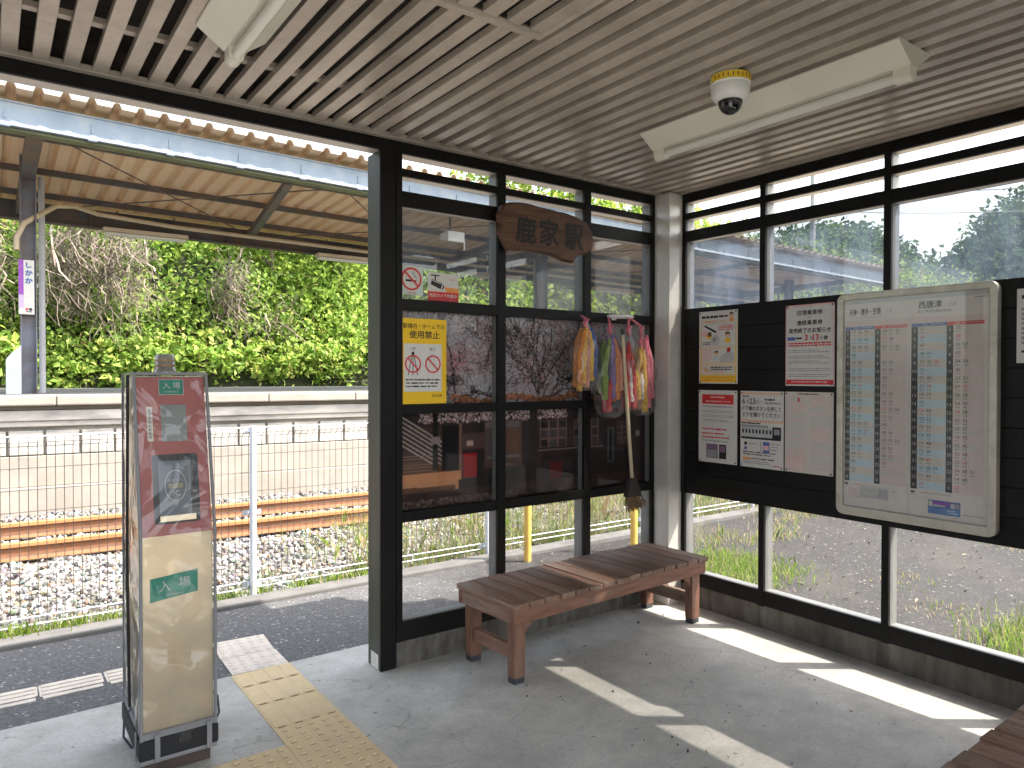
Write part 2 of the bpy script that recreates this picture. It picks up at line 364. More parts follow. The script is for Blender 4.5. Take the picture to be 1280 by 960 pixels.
class Sheet:
    """a printed sheet: origin = its top left corner, right / up unit vectors; sizes in metres, y runs down"""
    def __init__(s, org, right, up, step=.0006):
        s.o = Vector(org); s.r = Vector(right).normalized(); s.u = Vector(up).normalized(); s.n = s.r.cross(s.u).normalized()
        s.mb = MB(); s.ms = []; s.step = step
    def P(s, x, y, k): return s.o + s.r*x - s.u*y + s.n*(k*s.step)
    def m(s, m_):
        if m_ not in s.ms: s.ms.append(m_)
        return s.ms.index(m_)
    def poly(s, pts, m_, k): s.mb.add([s.P(x, y, k) for x, y in pts], [tuple(range(len(pts)))[::-1]], s.m(m_))
    def rect(s, x0, y0, x1, y1, m_, k=1): s.poly([(x0, y0), (x1, y0), (x1, y1), (x0, y1)], m_, k)
    def slab(s, w_, h_, t, m_, curl=0.):     # the paper itself
        nx = 6; fr = []
        a = [s.P(0, 0, 0), s.P(w_, 0, 0), s.P(w_, h_, 0), s.P(0, h_, 0)]
        b = [p - s.n*t for p in a]
        s.mb.hexa([b[0], b[1], b[2], b[3], a[0], a[1], a[2], a[3]], s.m(m_))
    def disc(s, cx, cy, r, m_, k=1, rx=1., n=28): s.poly([(cx+rx*r*math.cos(2*math.pi*i/n), cy+r*math.sin(2*math.pi*i/n)) for i in range(n)], m_, k)
    def ring(s, cx, cy, r, t, m_, k=1, n=36):
        for i in range(n):
            a, b = 2*math.pi*i/n, 2*math.pi*(i+1)/n
            s.poly([(cx+r*math.cos(a), cy+r*math.sin(a)), (cx+r*math.cos(b), cy+r*math.sin(b)),
                    (cx+(r-t)*math.cos(b), cy+(r-t)*math.sin(b)), (cx+(r-t)*math.cos(a), cy+(r-t)*math.sin(a))], m_, k)
    def line(s, x0, y0, x1, y1, t, m_, k=1):
        d = math.hypot(x1-x0, y1-y0); nx, ny = -(y1-y0)/d*t/2, (x1-x0)/d*t/2
        s.poly([(x0+nx, y0+ny), (x1+nx, y1+ny), (x1-nx, y1-ny), (x0-nx, y0-ny)], m_, k)
    def text(s, t, x, y, h=None, w_=None, m_=None, k=2, al='c', bold=0., rot=False):
        v, f = text_geo(t); lo, hi = v.min(0), v.max(0); sz = hi-lo
        if h is None: h = sz[1]*w_/sz[0]
        sy = h/sz[1]; sx = (w_/sz[0]) if w_ else sy
        W = sz[0]*sx; x0 = x - (W/2 if al == 'c' else (W if al == 'r' else 0))
        e = bold*sy*1.3
        for j, (dx, dy) in enumerate(((0, 0), (e, 0), (-e, 0), (0, e), (0, -e)) if bold else ((0, 0),)):   # heavier strokes: the same letters set off a hair to each side
            s.mb.add([s.P(x0+(p[0]-lo[0])*sx+dx, y+(hi[1]-p[1])*sy+dy, k+.12*j) for p in v], f, s.m(m_))
    def para(s, x0, y0, x1, y1, n, m_, k=1, fill=.62, ragged=.35):
        """lines of print far too small to read: little word-like dashes"""
        dy = (y1-y0)/n
        for i in range(n):
            x = x0; xe = x1 - random.random()*ragged*(x1-x0)*(random.random() < .6)
            while x < xe:
                w_ = dy*random.uniform(.5, 2.2); a = min(x+w_, xe); h = dy*fill*random.uniform(.75, 1)
                s.rect(x, y0+i*dy+(dy*fill-h)/2, a, y0+i*dy+h, m_, k); x = a + dy*random.uniform(.12, .4)
    def build(s, name, parent=None):
        return s.mb.build(name, s.ms, parent, fixn=False)

P_W = flat('white', (.62, .60, .57)); P_K = flat('black', (.02, .02, .022)); P_G = flat('grey', (.28, .28, .29)); P_LG = flat('light_grey', (.46, .46, .46))
P_R = flat('red', (.60, .035, .04)); P_Y = flat('yellow', (.80, .50, .02)); P_B = flat('blue', (.07, .13, .36)); P_O = flat('orange', (.75, .30, .08))
P_PK = flat('pink', (.72, .42, .42)); P_LB = flat('pale_blue', (.48, .60, .66)); P_LP = flat('pale_pink', (.64, .53, .50)); P_GR = flat('green', (.02, .21, .15))
P_CR = flat('cream', (.58, .535, .475)); P_SK = flat('skin', (.68, .44, .28)); P_P = flat('purple', (.30, .08, .42)); P_BR = flat('brown', (.13, .07, .04))
P_DP = flat('dusk_purple', (.20, .12, .20))

# ------------------------------------------------------------------ ground
def ground_h(x, y):
    x = np.asarray(x, float); y = np.asarray(y, float)
    ramp = np.interp(y, [-400, .2, .44, 2.05, 2.2, 400], [-.03, -.03, -.006, -.1, -.17, -.17])
    far = np.where(y > 2.1, np.interp(y, [2.1, 2.3], [-.1, -.17]), -.1)
    t = np.clip((x-.16)/.5, 0, 1)
    return ramp*(1-t) + far*t
gx = np.unique(np.concatenate([[-300, -150, -60, -30, -15, -9], np.arange(-7, 1, .25), [.16, .3, .45, .66], np.arange(1, 12, .5), [14, 20, 30, 60, 150, 300]]))
gy = np.unique(np.concatenate([[-300, -150, -60, -30, -15, -8, -5], np.arange(-4, .2, .5), [.2, .44], np.arange(.6, 2, .2), [2.05, 2.1, 2.2, 2.3, 3, 4, 6, 9, 12, 20, 40, 100, 200, 300]]))
X, Y = np.meshgrid(gx, gy); Z = ground_h(X, Y)
nx = len(gx); F = np.array([(j*nx+i, j*nx+i+1, (j+1)*nx+i+1, (j+1)*nx+i) for j in range(len(gy)-1) for i in range(nx-1)])
struct(np_mesh('ground', np.stack([X.ravel(), Y.ravel(), Z.ravel()], 1), F, ground_mat()))
fl = MB(); fl.box(-7, .15, -6.2, .43, -.2, 0); struct(fl.build('floor', concrete_floor(), bevel=.006))
kb = MB(); kb.box(-7, 12, 1.82, 2.0, -.2, -.055); struct(kb.build('kerb_strip', mat('kerb_strip_concrete', (.125, .12, .115), .9, .2, 6, bump=.3), bevel=.012))

# ------------------------------------------------------------------ waiting shelter
sh = thing('waiting_shelter', (0, 0, 0), 'open waiting shelter with black window frames and slatted beige ceiling around the camera', 'shelter')
T = .10
def frame_wall(axis, sgn, spans, rails, muls, parent, name):
    """members of a glazed wall: a black cap towards the room, a pale or dark body behind"""
    def bx(mb, a0, a1, d0, d1, z0, z1, mi):
        if axis == 'y': mb.box(a0, a1, d0, d1, z0, z1, mi)
        else: mb.box(d0, d1, a0, a1, z0, z1, mi)
    fr = MB()
    for (z0, z1, body) in rails:
        a0, a1 = spans
        bx(fr, a0, a1, 0, .022, z0, z1, 0); bx(fr, a0, a1, .0235, T-.004, z0+.003, z1-.003, body)
    for (m0, m1, z0, z1) in muls:
        bx(fr, m0, m1, -.003, .0205, z0, z1, 0); bx(fr, m0+.003, m1-.003, .0222, T-.001, z0, z1, 1)
    return fr.build(name, [BLACK, GREYAL, BEIGE], parent, bevel=.0025)
XL = -5.5; YF = -3.2
# back wall, right of the doorway
bw = frame_wall('y', 1, (-2.16, -.0), [(2.689, 2.73, 2), (2.524, 2.608, 2), (1.96, 2.021, 0), (1.387, 1.44, 0), (.792, .85, 0), (.139, .249, 1)],
                [(-2.161, -2.125, .139, 2.811), (-1.49, -1.431, .139, 2.811), (-.80, -.741, .139, 2.811), (-.165, -.13, .139, 2.811)], sh, 'window_frame')
cells_x = [(-2.135, -1.48), (-1.44, -.79), (-.75, -.155)]
rows = [(.24, .80, GLASS_LO), (.84, 1.395, GLASS_MU), (1.43, 1.97, GLASS_MU), (2.01, 2.53, GLASS_UP), (2.60, 2.695, GLASS_LO), (2.725, 2.815, GLASS_LO)]
for a, b in cells_x:
    for z0, z1, g in rows[:4]:
        p = MB().box(a, b, .050, .055, z0, z1); p.build('glass_pane', g, bw)
# right wall
rw = frame_wall('x', 1, (YF, -.0), [(2.811, 2.87, 2), (2.693, 2.737, 2), (2.538, 2.612, 2), (.146, .24, 1)],
                [(-.165, -.13, .14, 2.812), (-.805, -.765, .14, 2.812), (-1.585, -1.545, .14, 2.812), (-2.40, -2.36, .14, 2.812), (-3.19, -3.15, .14, 2.812)], sh, 'window_frame')
cells_y = [(-.775, -.155), (-1.555, -.795), (-2.37, -1.575), (-3.16, -2.39)]
for a, b in cells_y:
    for z0, z1, g in [(.23, .80, GLASS_LO), (2.06, 2.535, GLASS_RT)]:
        MB().box(.050, .055, a, b, z0, z1).build('glass_pane', g, rw)
# beams over the back wall and doorway
bm_ = MB(); bm_.box(XL, -.0, 0, .022, 2.811, 2.87, 0); bm_.box(XL, -.0, .0235, T+.015, 2.814, 2.867, 1); bm_.build('beam', [BLACK, BEIGE], sh, bevel=.003)
# doorway post and corner column
po = MB(); po.box(-2.256, -2.163, 0, .012, 0, 2.809, 0); po.box(-2.254, -2.165, .0135, .162, 0, 2.809, 1)
po.build('post', [BLACK, mat('olive_grey_paint', (.05, .052, .038), .45, .2, 5, stretch=(4, 4, .4), spec=.3)], sh, bevel=.003)
MB().box(-2.2572, -2.2545, .03, .12, .004, .085).build('post_foot_plate', mat('pale_foot_plate', (.55, .53, .46), .6, .1, 10), sh)
for px0, py0 in ((-5.5, 0), (-5.5, YF-.1), (-2.256, YF-.1)): po = MB(); po.box(px0, px0+.094, py0, py0+.16, 0, 2.809); po.build('post', BLACK, sh, bevel=.003)
co = MB(); co.box(-.138, -.002, -.138, -.002, 0, 2.872); co.build('corner_column', COLUMN, sh, bevel=.004)
# concrete upstand
k = MB(); k.box(-2.16, .15, .005, .15, -.1, .138); k.build('concrete_upstand', KERB, sh, bevel=.006)
k = MB(); k.box(.006, .151, YF-.1, .004, -.1, .145); k.build('concrete_upstand', KERB, sh, bevel=.006)
# ceiling
trim = MB(); trim.box(XL, .0, -.042, 0, 2.872, 2.90); trim.box(-.03, 0, YF, -.0425, 2.872, 2.90); trim.build('ceiling_trim', SLAT, sh, bevel=.002)
sl = MB(); x = -.085
while x > XL:
    if -2.75 < x < -2.30:
        sl.box(x-.029, x+.029, -1.37, -.0435, 2.878, 2.912); sl.box(x-.029, x+.029, YF+.04, -1.41, 2.878, 2.912)
    else:
        sl.box(x-.029, x+.029, YF+.04, -.0435, 2.878, 2.912)
    x -= .1055
sl.build('ceiling_slats', SLAT, sh, bevel=.003)
fu = MB()
for y in (-.42, -1.32, -2.22, -3.05): fu.box(XL, -.03, y-.02, y+.02, 2.9135, 2.936)
fu.build('ceiling_battens', SLAT, sh)
ha = MB(); ha.box(-2.76, -2.28, -1.405, -1.375, 2.870, 2.89)
for xx in (-2.77, -2.27): ha.box(xx-.012, xx+.012, -2.0, -1.374, 2.871, 2.891)
ha.build('access_hatch_frame', SLAT, sh)
MB().box(XL-.2, .12, -4.1, .05, 3.02, 3.06).build('roof_deck', DECK, sh)
rf = MB(); rf.box(XL-.2, .16, -4.2, .11, 3.062, 3.14); rf.box(XL-.2, -.36, .1105, .33, 3.062, 3.14); rf.build('roof', GREYAL, sh)  # unseen overhang strip, stepped to shape the roof's shadow on the asphalt
up_ = MB(); up_.box(XL, -.0, .03, .11, 2.8695, 3.018); up_.box(.03, .11, YF, .029, 2.8695, 3.018); up_.build('eaves_board', DECK, sh)
# front side of the waiting corner and the left end wall: boards between glazed strips, a beam over the front doorway
fw_ = MB()
for z0, z1 in ((.139, .25), (2.525, 2.61), (2.69, 2.73)): fw_.box(-2.16, -.003, YF-.095, YF-.003, z0, z1)
fw_.box(-2.16, -.003, YF-.09, YF-.004, .80, 2.08)
fw_.box(XL, -.003, YF-.098, YF-.001, 2.811, 2.87); fwo = fw_.build('front_wall', BLACK, sh, bevel=.003)
for z0, z1, g in ((.24, .81, GLASS_LO), (2.07, 2.53, GLASS_UP)): MB().box(-2.15, -.01, YF-.055, YF-.05, z0, z1).build('glass_pane', g, fwo)
k = MB(); k.box(-2.16, -.003, YF-.13, YF-.001, -.1, .138); k.build('concrete_upstand', KERB, sh, bevel=.006)
lw_ = MB(); lw_.box(XL-.09, XL-.001, YF, 0, 0, 2.08); lw_.box(XL-.09, XL-.001, YF, 0, 2.525, 2.87); lwo = lw_.build('end_wall', BLACK, sh)
MB().box(XL-.05, XL-.045, YF, 0, 2.07, 2.53).build('glass_pane', GLASS_UP, lwo)

# notice board: black boards across the right-hand glazing
nb = thing('notice_board', (0, -2, .785), 'long black boarded notice board fixed across the right-hand windows', 'notice board')
b_ = MB(); n_ = 9; h_ = (2.068-.785)/n_
for i in range(n_):
    b_.box(-.022, -.0045, YF+.002, -.15, .785+i*h_, .785+(i+1)*h_-.0025)
b_.box(-.0035, .1, YF+.003, -.167, .788, 2.064)
b_.build('board', BLACK, nb, bevel=.0015)
MB().tube([(-.02, -.165, .79), (-.02, -.165, 2.085)], .014, 10).build('board_end_pole', BLACK, nb)

# ------------------------------------------------------------------ benches
def bench(loc, rz, label, n=15, L=1.62, W=.50, H=.43):
    t = thing('bench', loc, label, 'bench', 'slatted wooden benches in the shelter', rz)
    p = L/n
    for i in range(n):
        x0 = -L/2 + i*p; e = random.uniform(-.006, .006)
        mb = MB(); mb.box(x0+.0048, x0+p-.0048, -W/2-.012+e, W/2+.012+e, H-.028, H+random.uniform(-.0015, .0015))
        for sy in (-1, 1):
            for f_ in (.27, .73):
                xn, yn = x0+p*f_, sy*(W/2-.022); mb.add([(xn+.0042*math.cos(a), yn+.0042*math.sin(a)*1.8, H+.0019) for a in np.linspace(0, 6.28, 9)[:-1]], [tuple(range(8))], 1)
        o = mb.build('plank', [WOOD, P_BR], t, bevel=.003)
    for s_ in (-1, 1):
        yy = s_*(W/2-.018); MB().box(-L/2+.012, L/2-.012, yy-.018, yy+.018, H-.108, H-.0285).build('apron', WOODX, t, bevel=.003)
        xx = s_*(L/2-.030); MB().box(xx-.018, xx+.018, -W/2+.037, W/2-.037, H-.105, H-.0287).build('end_rail', WOOD, t, bevel=.003)
    for sx in (-1, 1):
        xc = sx*(L/2-.075)
        for sy in (-1, 1):
            yc = sy*(W/2-.058)
            lg = MB(); lg.box(xc-.037, xc+.037, yc-.03, yc+.03, .03, H-.0292)
            lo = lg.build('leg', WOODZ, t, bevel=.004)
            MB().box(xc-.034, xc+.034, yc-.028, yc+.028, 0, .031).build('rubber_foot', RUBBER, lo, bevel=.004)
            g = MB(); xi = xc - sx*.037
            g.extr([(xi, H-.109), (xi-sx*.07, H-.109), (xi, H-.19)], 'y', yc-.016, yc+.016); g.build('corner_bracket', WOODX, t)
        MB().box(xc-.02, xc+.02, -W/2+.09, W/2-.09, .115, .19).build('stretcher', WOOD, t, bevel=.003)
    return t
bench((-1.01, -.300, 0), R_(2.6), 'weathered reddish wooden bench under the windows, ending at the beige corner column')
bench((-.88, -2.545-.262, 0), R_(1), 'wooden bench cut by the lower right picture corner with sunlit plank ends')

# ------------------------------------------------------------------ ceiling fixtures
def strip_light(x, y0, y1, label):
    t = thing('strip_light', (x, (y0+y1)/2, 2.77), label, 'ceiling light', 'fluorescent strip lights on the slatted ceiling')
    hs = MB(); hs.extr([(x-.125, 2.8775), (x+.125, 2.8775), (x+.125, 2.868), (x+.03, 2.80), (x-.03, 2.80), (x-.125, 2.868)], 'y', y0, y1)
    hs.build('housing', FIXT, t, bevel=.003)
    tb = MB(); tb.tube([(x, y0+.06, 2.772), (x, y1-.06, 2.772)], .0195, 18); tb.build('tube', TUBE, t)
    for ye, s_ in ((y0, 1), (y1, -1)):
        e = MB(); ya, yb = sorted((ye+s_*.005, ye+s_*.07))
        pr = [(x+.027*math.cos(a), 2.772+.027*math.sin(a)) for a in np.linspace(math.pi, 2*math.pi, 11)] + [(x+.027, 2.803), (x-.027, 2.803)]
        e.extr(pr, 'y', ya, yb); e.build('end_socket', FIXT, t, bevel=.003)
    return t
strip_light(-1.055, -2.19, -.86, 'long cream fluorescent strip light above the notice board, beside the dome camera')
strip_light(-3.215, -2.10, -.74, 'cream fluorescent strip light cut off at the top edge above the doorway')

dc = thing('dome_camera', (-1.385, -1.585, 2.75), 'small white dome security camera with yellow tape hanging from the ceiling', 'security camera')
cx, cy = -1.385, -1.585
MB().lathe([(.0, .128), (.080, .128), (.084, .122), (.084, .092), (.080, .086), (0, .086)], (cx, cy, 2.75), 32).build('base', WHITEP, dc)
MB().lathe([(.08, .0858), (.082, .07), (.078, .045), (.066, .027), (.052, .022), (.0, .022)], (cx, cy, 2.75), 32).build('housing', WHITEP, dc)
dm = MB(); dm.lathe([(.051*math.cos(a), -.02+.0415-.055*math.sin(a)) for a in np.linspace(0, math.pi/2*.999, 9)], (cx, cy, 2.75), 28)
dm.build('dome', mat('smoked_dome', (.01, .01, .012), .06, .1, 3, spec=.7), dc)
tp = MB(); a0, a1 = R_(150), R_(300); n = 20; vs = []
for i in range(n+1):
    a = a0+(a1-a0)*i/n
    for z in (2.843, 2.873): vs.append((cx+.0852*math.cos(a), cy+.0852*math.sin(a), z))
tp.add(vs, [(2*i, 2*i+2, 2*i+3, 2*i+1) for i in range(n)])
vs2 = []
for i in range(9):
    a = a0 + (a1-a0)*(.14+.09*i)
    for da in (-.028, .028):
        for z in (2.850, 2.866): vs2.append((cx+.0862*math.cos(a+da), cy+.0862*math.sin(a+da), z))
tp.add(vs2, [(4*i, 4*i+2, 4*i+3, 4*i+1) for i in range(9)], 1)
tp.build('label_tape', [mat('yellow_tape', (.78, .52, .03), .5, .05, 8), P_BR], dc, fixn=False)

# ------------------------------------------------------------------ printed notices on the black board
RX = -.0245
def right_sheet(y0, z1): return Sheet((RX, y0, z1), (0, -1, 0), (0, 0, 1))
PW, PH = .312, .485
def pins(s):
    for x, y in ((.012, .012), (PW-.012, .012), (PW-.012, PH-.012), (.012, PH-.012)): s.disc(x, y, .0055, P_K, 6, n=10)

def person_(s, x, y, r, shirt, k=3):   # tiny printed figure: head, hair, shirt
    s.disc(x, y, r, P_SK, k); s.poly([(x-r, y-.1*r), (x-.8*r, y-r), (x, y-1.3*r), (x+.9*r, y-r), (x+r, y+.3*r), (x+.5*r, y-.5*r)], P_BR, k+1)
    s.poly([(x-.7*r, y+r), (x+.7*r, y+r), (x+1.3*r, y+2.4*r), (x-1.3*r, y+2.4*r)], shirt, k)

s = right_sheet(-.308, 2.034); s.slab(PW, PH, .0012, P_W)
s.rect(.01, .43, PW-.008, PH-.008, P_Y, 1); s.rect(.012, .43, .018, .10, P_Y, 1); s.rect(PW-.014, .08, PW-.008, .43, P_Y, 1)
s.para(.02, .03, .235, .05, 1, P_K, 2, .9, 0); s.text('すぐ列車を止めてください！', .125, .062, .019, .215, P_O, 3, bold=.02)
person_(s, .265, .035, .017, P_O)
s.rect(.018, .088, PW-.014, .235, P_LG, 2); s.rect(.022, .092, PW-.018, .232, P_W, 3)
s.poly([(.04, .10), (.055, .094), (.15, .138), (.135, .148)], P_K, 4); s.disc(.05, .15, .022, P_PK, 4); s.disc(.085, .165, .022, P_Y, 4); s.disc(.09, .155, .017, P_BR, 5)
s.disc(.135, .195, .036, P_LG, 4); s.disc(.13, .19, .016, P_G, 5); person_(s, .235, .165, .02, P_Y, 4)
s.para(.165, .10, .285, .135, 3, P_R, 4); s.para(.03, .205, .1, .228, 2, P_K, 4)
s.rect(.018, .245, PW-.014, .35, P_Y, 2); s.rect(.022, .249, PW-.018, .346, P_W, 3)
s.para(.03, .257, .115, .335, 5, P_PK, 4); person_(s, .145, .285, .016, P_LB, 4); s.poly([(.165, .345), (.24, .27), (.285, .265), (.285, .345)], P_LG, 4); s.line(.17, .325, .25, .265, .006, P_G, 5); s.disc(.245, .262, .016, P_R, 5); s.disc(.27, .27, .014, P_LB, 5)
s.rect(.018, .36, PW-.014, .425, P_Y, 2); s.rect(.022, .364, PW-.018, .421, P_W, 3); s.disc(.055, .388, .015, P_SK, 4); s.poly([(.05, .41), (.07, .385), (.115, .412)], P_SK, 4)
s.para(.10, .372, .28, .40, 2, P_K, 4, .7, .1); s.para(.12, .404, .23, .416, 1, P_O, 4)
s.para(.02, .44, .28, .472, 2, P_O, 2); pins(s)
tag(centre(s.build('poster')), 'yellow bordered cartoon safety poster nearest the column in the upper row', 'poster', 'paper notices pinned on the black board')

s = right_sheet(-.968, 2.026); s.slab(PW+.002, PH, .0012, P_W)
for a in ((.0, 0, PW+.002, .010), (0, .0, .006, PH), (PW-.004, 0, PW+.002, PH)): s.rect(*a, P_PK, 1)
s.rect(.006, .448, PW-.004, .476, P_R, 2); s.para(.04, .456, .27, .468, 1, P_PK, 3, .8, 0)
s.text('往復乗車券', .157, .034, .030, .165, P_K, bold=.012); s.text('及び', .157, .072, .012, None, P_G)
s.text('連続乗車券', .157, .094, .030, .165, P_K, bold=.012); s.text('発売終了のお知らせ', .157, .140, .030, .27, P_K, bold=.016)
s.rect(.012, .192, .065, .212, P_B, 2); s.para(.07, .194, .112, .21, 1, P_K, 2, .9, 0)
s.text('3', .136, .180, .034, None, P_R, bold=.02); s.text('月', .166, .192, .020, None, P_K); s.text('13', .197, .180, .034, None, P_R, bold=.02); s.text('日', .232, .192, .020, None, P_K); s.disc(.260, .202, .012, P_K, 2); s.text('金', .260, .195, .013, None, P_W, 3)
s.para(.02, .226, .295, .254, 2, P_R, 2, .7, 0)
for y in (.27, .305, .335, .38, .415): s.para(.02, y, .285, y+.022, 2, P_G, 2, .5)
pins(s); tag(centre(s.build('poster')), 'pink edged notice with large black Japanese heading and red date beside the timetable', 'poster', 'paper notices pinned on the black board')

s = right_sheet(-.307, 1.504); s.slab(PW, PH, .0012, P_W)
s.rect(.028, .028, PW-.028, .092, P_R, 1); s.para(.10, .04, .215, .055, 1, P_PK, 2, .9, 0); s.para(.06, .07, .26, .082, 1, P_PK, 2, .7, 0)
for y in (.105, .135, .165, .195): s.para(.03, y, .285, y+.02, 2 if y > .12 else 1, P_G, 1, .5)
for y in (.255, .285, .31): s.para(.03, y, .285, y+.018, 1, P_R, 1, .6)
s.para(.03, .335, .27, .35, 1, P_G, 1)
s.rect(.065, .36, .16, .455, P_DP, 1); s.rect(.072, .40, .152, .45, P_G, 2); s.rect(.17, .36, .228, .455, P_K, 1); s.rect(.176, .368, .222, .41, P_DP, 2)
pins(s); tag(centre(s.build('poster')), 'white notice with red title bar, in the lower row next to the column', 'poster', 'paper notices pinned on the black board')

s = right_sheet(-.645, 1.504); s.slab(PW, PH, .0012, P_W)
for y in (.0, .175):
    for i in range(17): s.poly([(i*.0183+.004, y+.008), (i*.0183+.013, y+.008), (i*.0183+.007, y+.024), (i*.0183-.002, y+.024)] if i else [(.006, y+.008), (.013, y+.008), (.007, y+.024), (.004, y+.024)], P_O, 1)
s.para(.015, .03, .065, .04, 1, P_K, 2, .9, 0)
s.text('6', .024, .046, .036, .019, P_K, bold=.01); s.text('月', .052, .056, .024, None, P_K); s.text('23', .088, .046, .036, .04, P_K, bold=.01); s.text('日～', .142, .056, .024, .056, P_K)
s.para(.18, .046, .25, .062, 1, P_K, 2, .9, 0); s.para(.18, .068, .295, .082, 1, P_G, 2, .9, 0)
s.text('ドア横のボタンを押して', .156, .096, .029, .28, P_K, bold=.01); s.text('ドアを開けてください', .156, .136, .029, .27, P_K, bold=.01)
s.para(.01, .20, .15, .212, 1, P_K, 2, .8, 0); s.rect(.006, .215, .205, .228, P_G, 1); s.rect(.006, .228, .295, .30, P_LG, 1); s.rect(.006, .292, .295, .305, P_K, 2)
for i in range(9): s.rect(.014+i*.025, .243, .026+i*.025, .268, P_K, 2)
s.rect(.235, .222, .295, .305, P_K, 3); s.rect(.246, .235, .285, .27, P_G, 4)
s.disc(.04, .335, .011, P_K, 2); s.disc(.04, .365, .011, P_B, 2); s.para(.065, .33, .125, .345, 1, P_G, 2); s.rect(.15, .315, .156, .385, P_G, 2); s.rect(.168, .318, .215, .384, P_B, 2); s.rect(.172, .34, .21, .37, P_PK, 3); s.para(.225, .325, .29, .38, 3, P_G, 2, .4)
s.para(.02, .385, .29, .415, 2, P_K, 2, .5); s.rect(.02, .424, .08, .437, P_O, 2); s.para(.085, .425, .28, .437, 1, P_K, 2); s.para(.02, .443, .25, .468, 2, P_G, 2, .5)
s.para(.235, .46, .29, .472, 1, P_R, 2, .8, 0)
pins(s); tag(centre(s.build('poster')), 'white notice with orange striped bands and a grey train picture, middle of the lower row', 'poster', 'paper notices pinned on the black board')

s = right_sheet(-.966, 1.505); s.slab(PW, PH, .0012, P_CR)
s.para(.08, .008, .22, .02, 1, P_BR, 1, .8, 0)
for cxx in (.012, .165):
    y = .028
    while y < .46:
        s.rect(cxx, y, cxx+.135, y+.003, P_PK, 1); h = random.uniform(.03, .075)
        s.para(cxx+.004, y+.008, cxx+.13, min(y+h, .468), max(2, int(h/.011)), P_PK if random.random() < .3 else P_LG, 1, .4)
        y += h+.004
s.rect(.085, .035, .097, .062, P_R, 2); s.rect(.012, .40, .135, .468, P_O, 2); s.rect(.014, .402, .133, .466, P_LP, 3); s.para(.02, .408, .128, .46, 5, P_PK, 4, .4)
pins(s); tag(centre(s.build('poster')), 'cream notice of dense pinkish small print in two columns, lower row beside the timetable', 'poster', 'paper notices pinned on the black board')

s = right_sheet(-2.186, 2.012); s.slab(PW, PH*.72, .0012, P_W); s.para(.02, .03, .28, .06, 1, P_K, 1); s.para(.02, .09, .28, .27, 8, P_G, 1); s.para(.02, .29, .2, .31, 1, P_K, 1)
tag(centre(s.build('poster')), 'white paper notice cut by the right picture edge, right of the timetable', 'poster', 'paper notices pinned on the black board')

# ------------------------------------------------------------------ timetable case
tt = thing('timetable_case', (-.03, -1.718, .823), 'big metal framed glazed timetable case hung on the black board', 'timetable')
y0, y1, z0, z1 = -1.316, -2.121, .823, 2.060
def rrect(a0, a1, b0, b1, r, n=5):
    pts = []
    for cxx, cyy, s0 in ((a1-r, b1-r, 0), (a0+r, b1-r, 90), (a0+r, b0+r, 180), (a1-r, b0+r, 270)):
        for i in range(n+1):
            a = R_(s0+90*i/n); pts.append((cxx+r*math.cos(a), cyy+r*math.sin(a)))
    return pts
A = rrect(y1, y0, z0, z1, .04); B = rrect(y1+.038, y0-.038, z0+.05, z1-.038, .006)
fr = MB(); nA = len(A); XA, XB = -.066, -.0235
vs = [(XB, a, b) for a, b in A] + [(XA, a, b) for a, b in A] + [(XA, a, b) for a, b in B] + [(XB, a, b) for a, b in B]
fr.add(vs, [(k_*nA+i, k_*nA+(i+1) % nA, (k_+1)*nA+(i+1) % nA, (k_+1)*nA+i) for k_ in range(3) for i in range(nA)])
fr.build('frame', mat('worn_aluminium', (.52, .49, .42), .42, .14, 14, metal=.35, col2=(.30, .24, .17), scale2=9, fac2=(.56, .75)), tt, bevel=.006)
TX = -.048
s = Sheet((TX, -1.354, 2.022), (0, -1, 0), (0, 0, 1), .0005); TW, TH = .729, 1.148
s.slab(TW, TH, .002, flat('timetable_white', (.66, .62, .57)))
s.rect(.0, .0, TW, .022, P_LG, 1)
s.rect(.0, .115, TW, .150, P_LP, 1); s.para(.66, .03, .715, .038, 1, P_G, 2, .8, 0)
s.text('天神・博多・空港', .115, .050, .036, .175, P_K, bold=.016); s.text('方面', .245, .060, .020, .036, P_G); s.text('for Tenjin, Hakata, Airport', .125, .092, .014, .17, P_G)
s.text('西唐津', .455, .034, .038, .112, P_K, bold=.016); s.text('方面', .560, .048, .021, .040, P_G); s.text('for Nishi-Karatsu', .475, .078, .017, .16, P_K)
Z0, Z1 = .166, 1.008; NR = 20; hh = (Z1-Z0)/NR
hours = [str(h) for h in range(5, 24)] + ['0']
def block(xa, xb, xc, head, tint, data, first_k=2):
    s.rect(xa, Z0-.018, xc, Z0-.001, head, 2); s.text('平日' if head is P_B else '土曜・休日', (xa+xc)/2-.02, Z0-.015, .011, None, P_W, 3); s.para((xa+xc)/2+.01, Z0-.013, xc-.01, Z0-.006, 1, P_LG, 3, .8, 0)
    s.rect(xa, Z0, xb, Z1, P_K, 2)
    for i, h in enumerate(hours):
        ya = Z0+i*hh
        s.text(h, (xa+xb)/2, ya+hh*.28, hh*.40, None, P_LG, 3)
        s.rect(xb, ya, xc, ya+hh-.001, tint if i % 2 else P_CR, 2)
        row = data[i]; red = False
        for j, mm in enumerate(row):
            cxx = xb + .022 + j*.034
            s.text(mm, cxx, ya+hh*.10, hh*.40, None, P_K if (i*7+j*3+len(mm)) % 9 else P_R, 3); s.para(cxx-.009, ya+hh*.68, cxx+.009, ya+hh*.86, 1, P_G, 3, .9, 0)
def rows_(counts, seed):
    q = random.Random(seed); out = []
    for c in counts: out.append([f'{v:02d}' for v in sorted(q.sample(range(2, 59), c))])
    return out
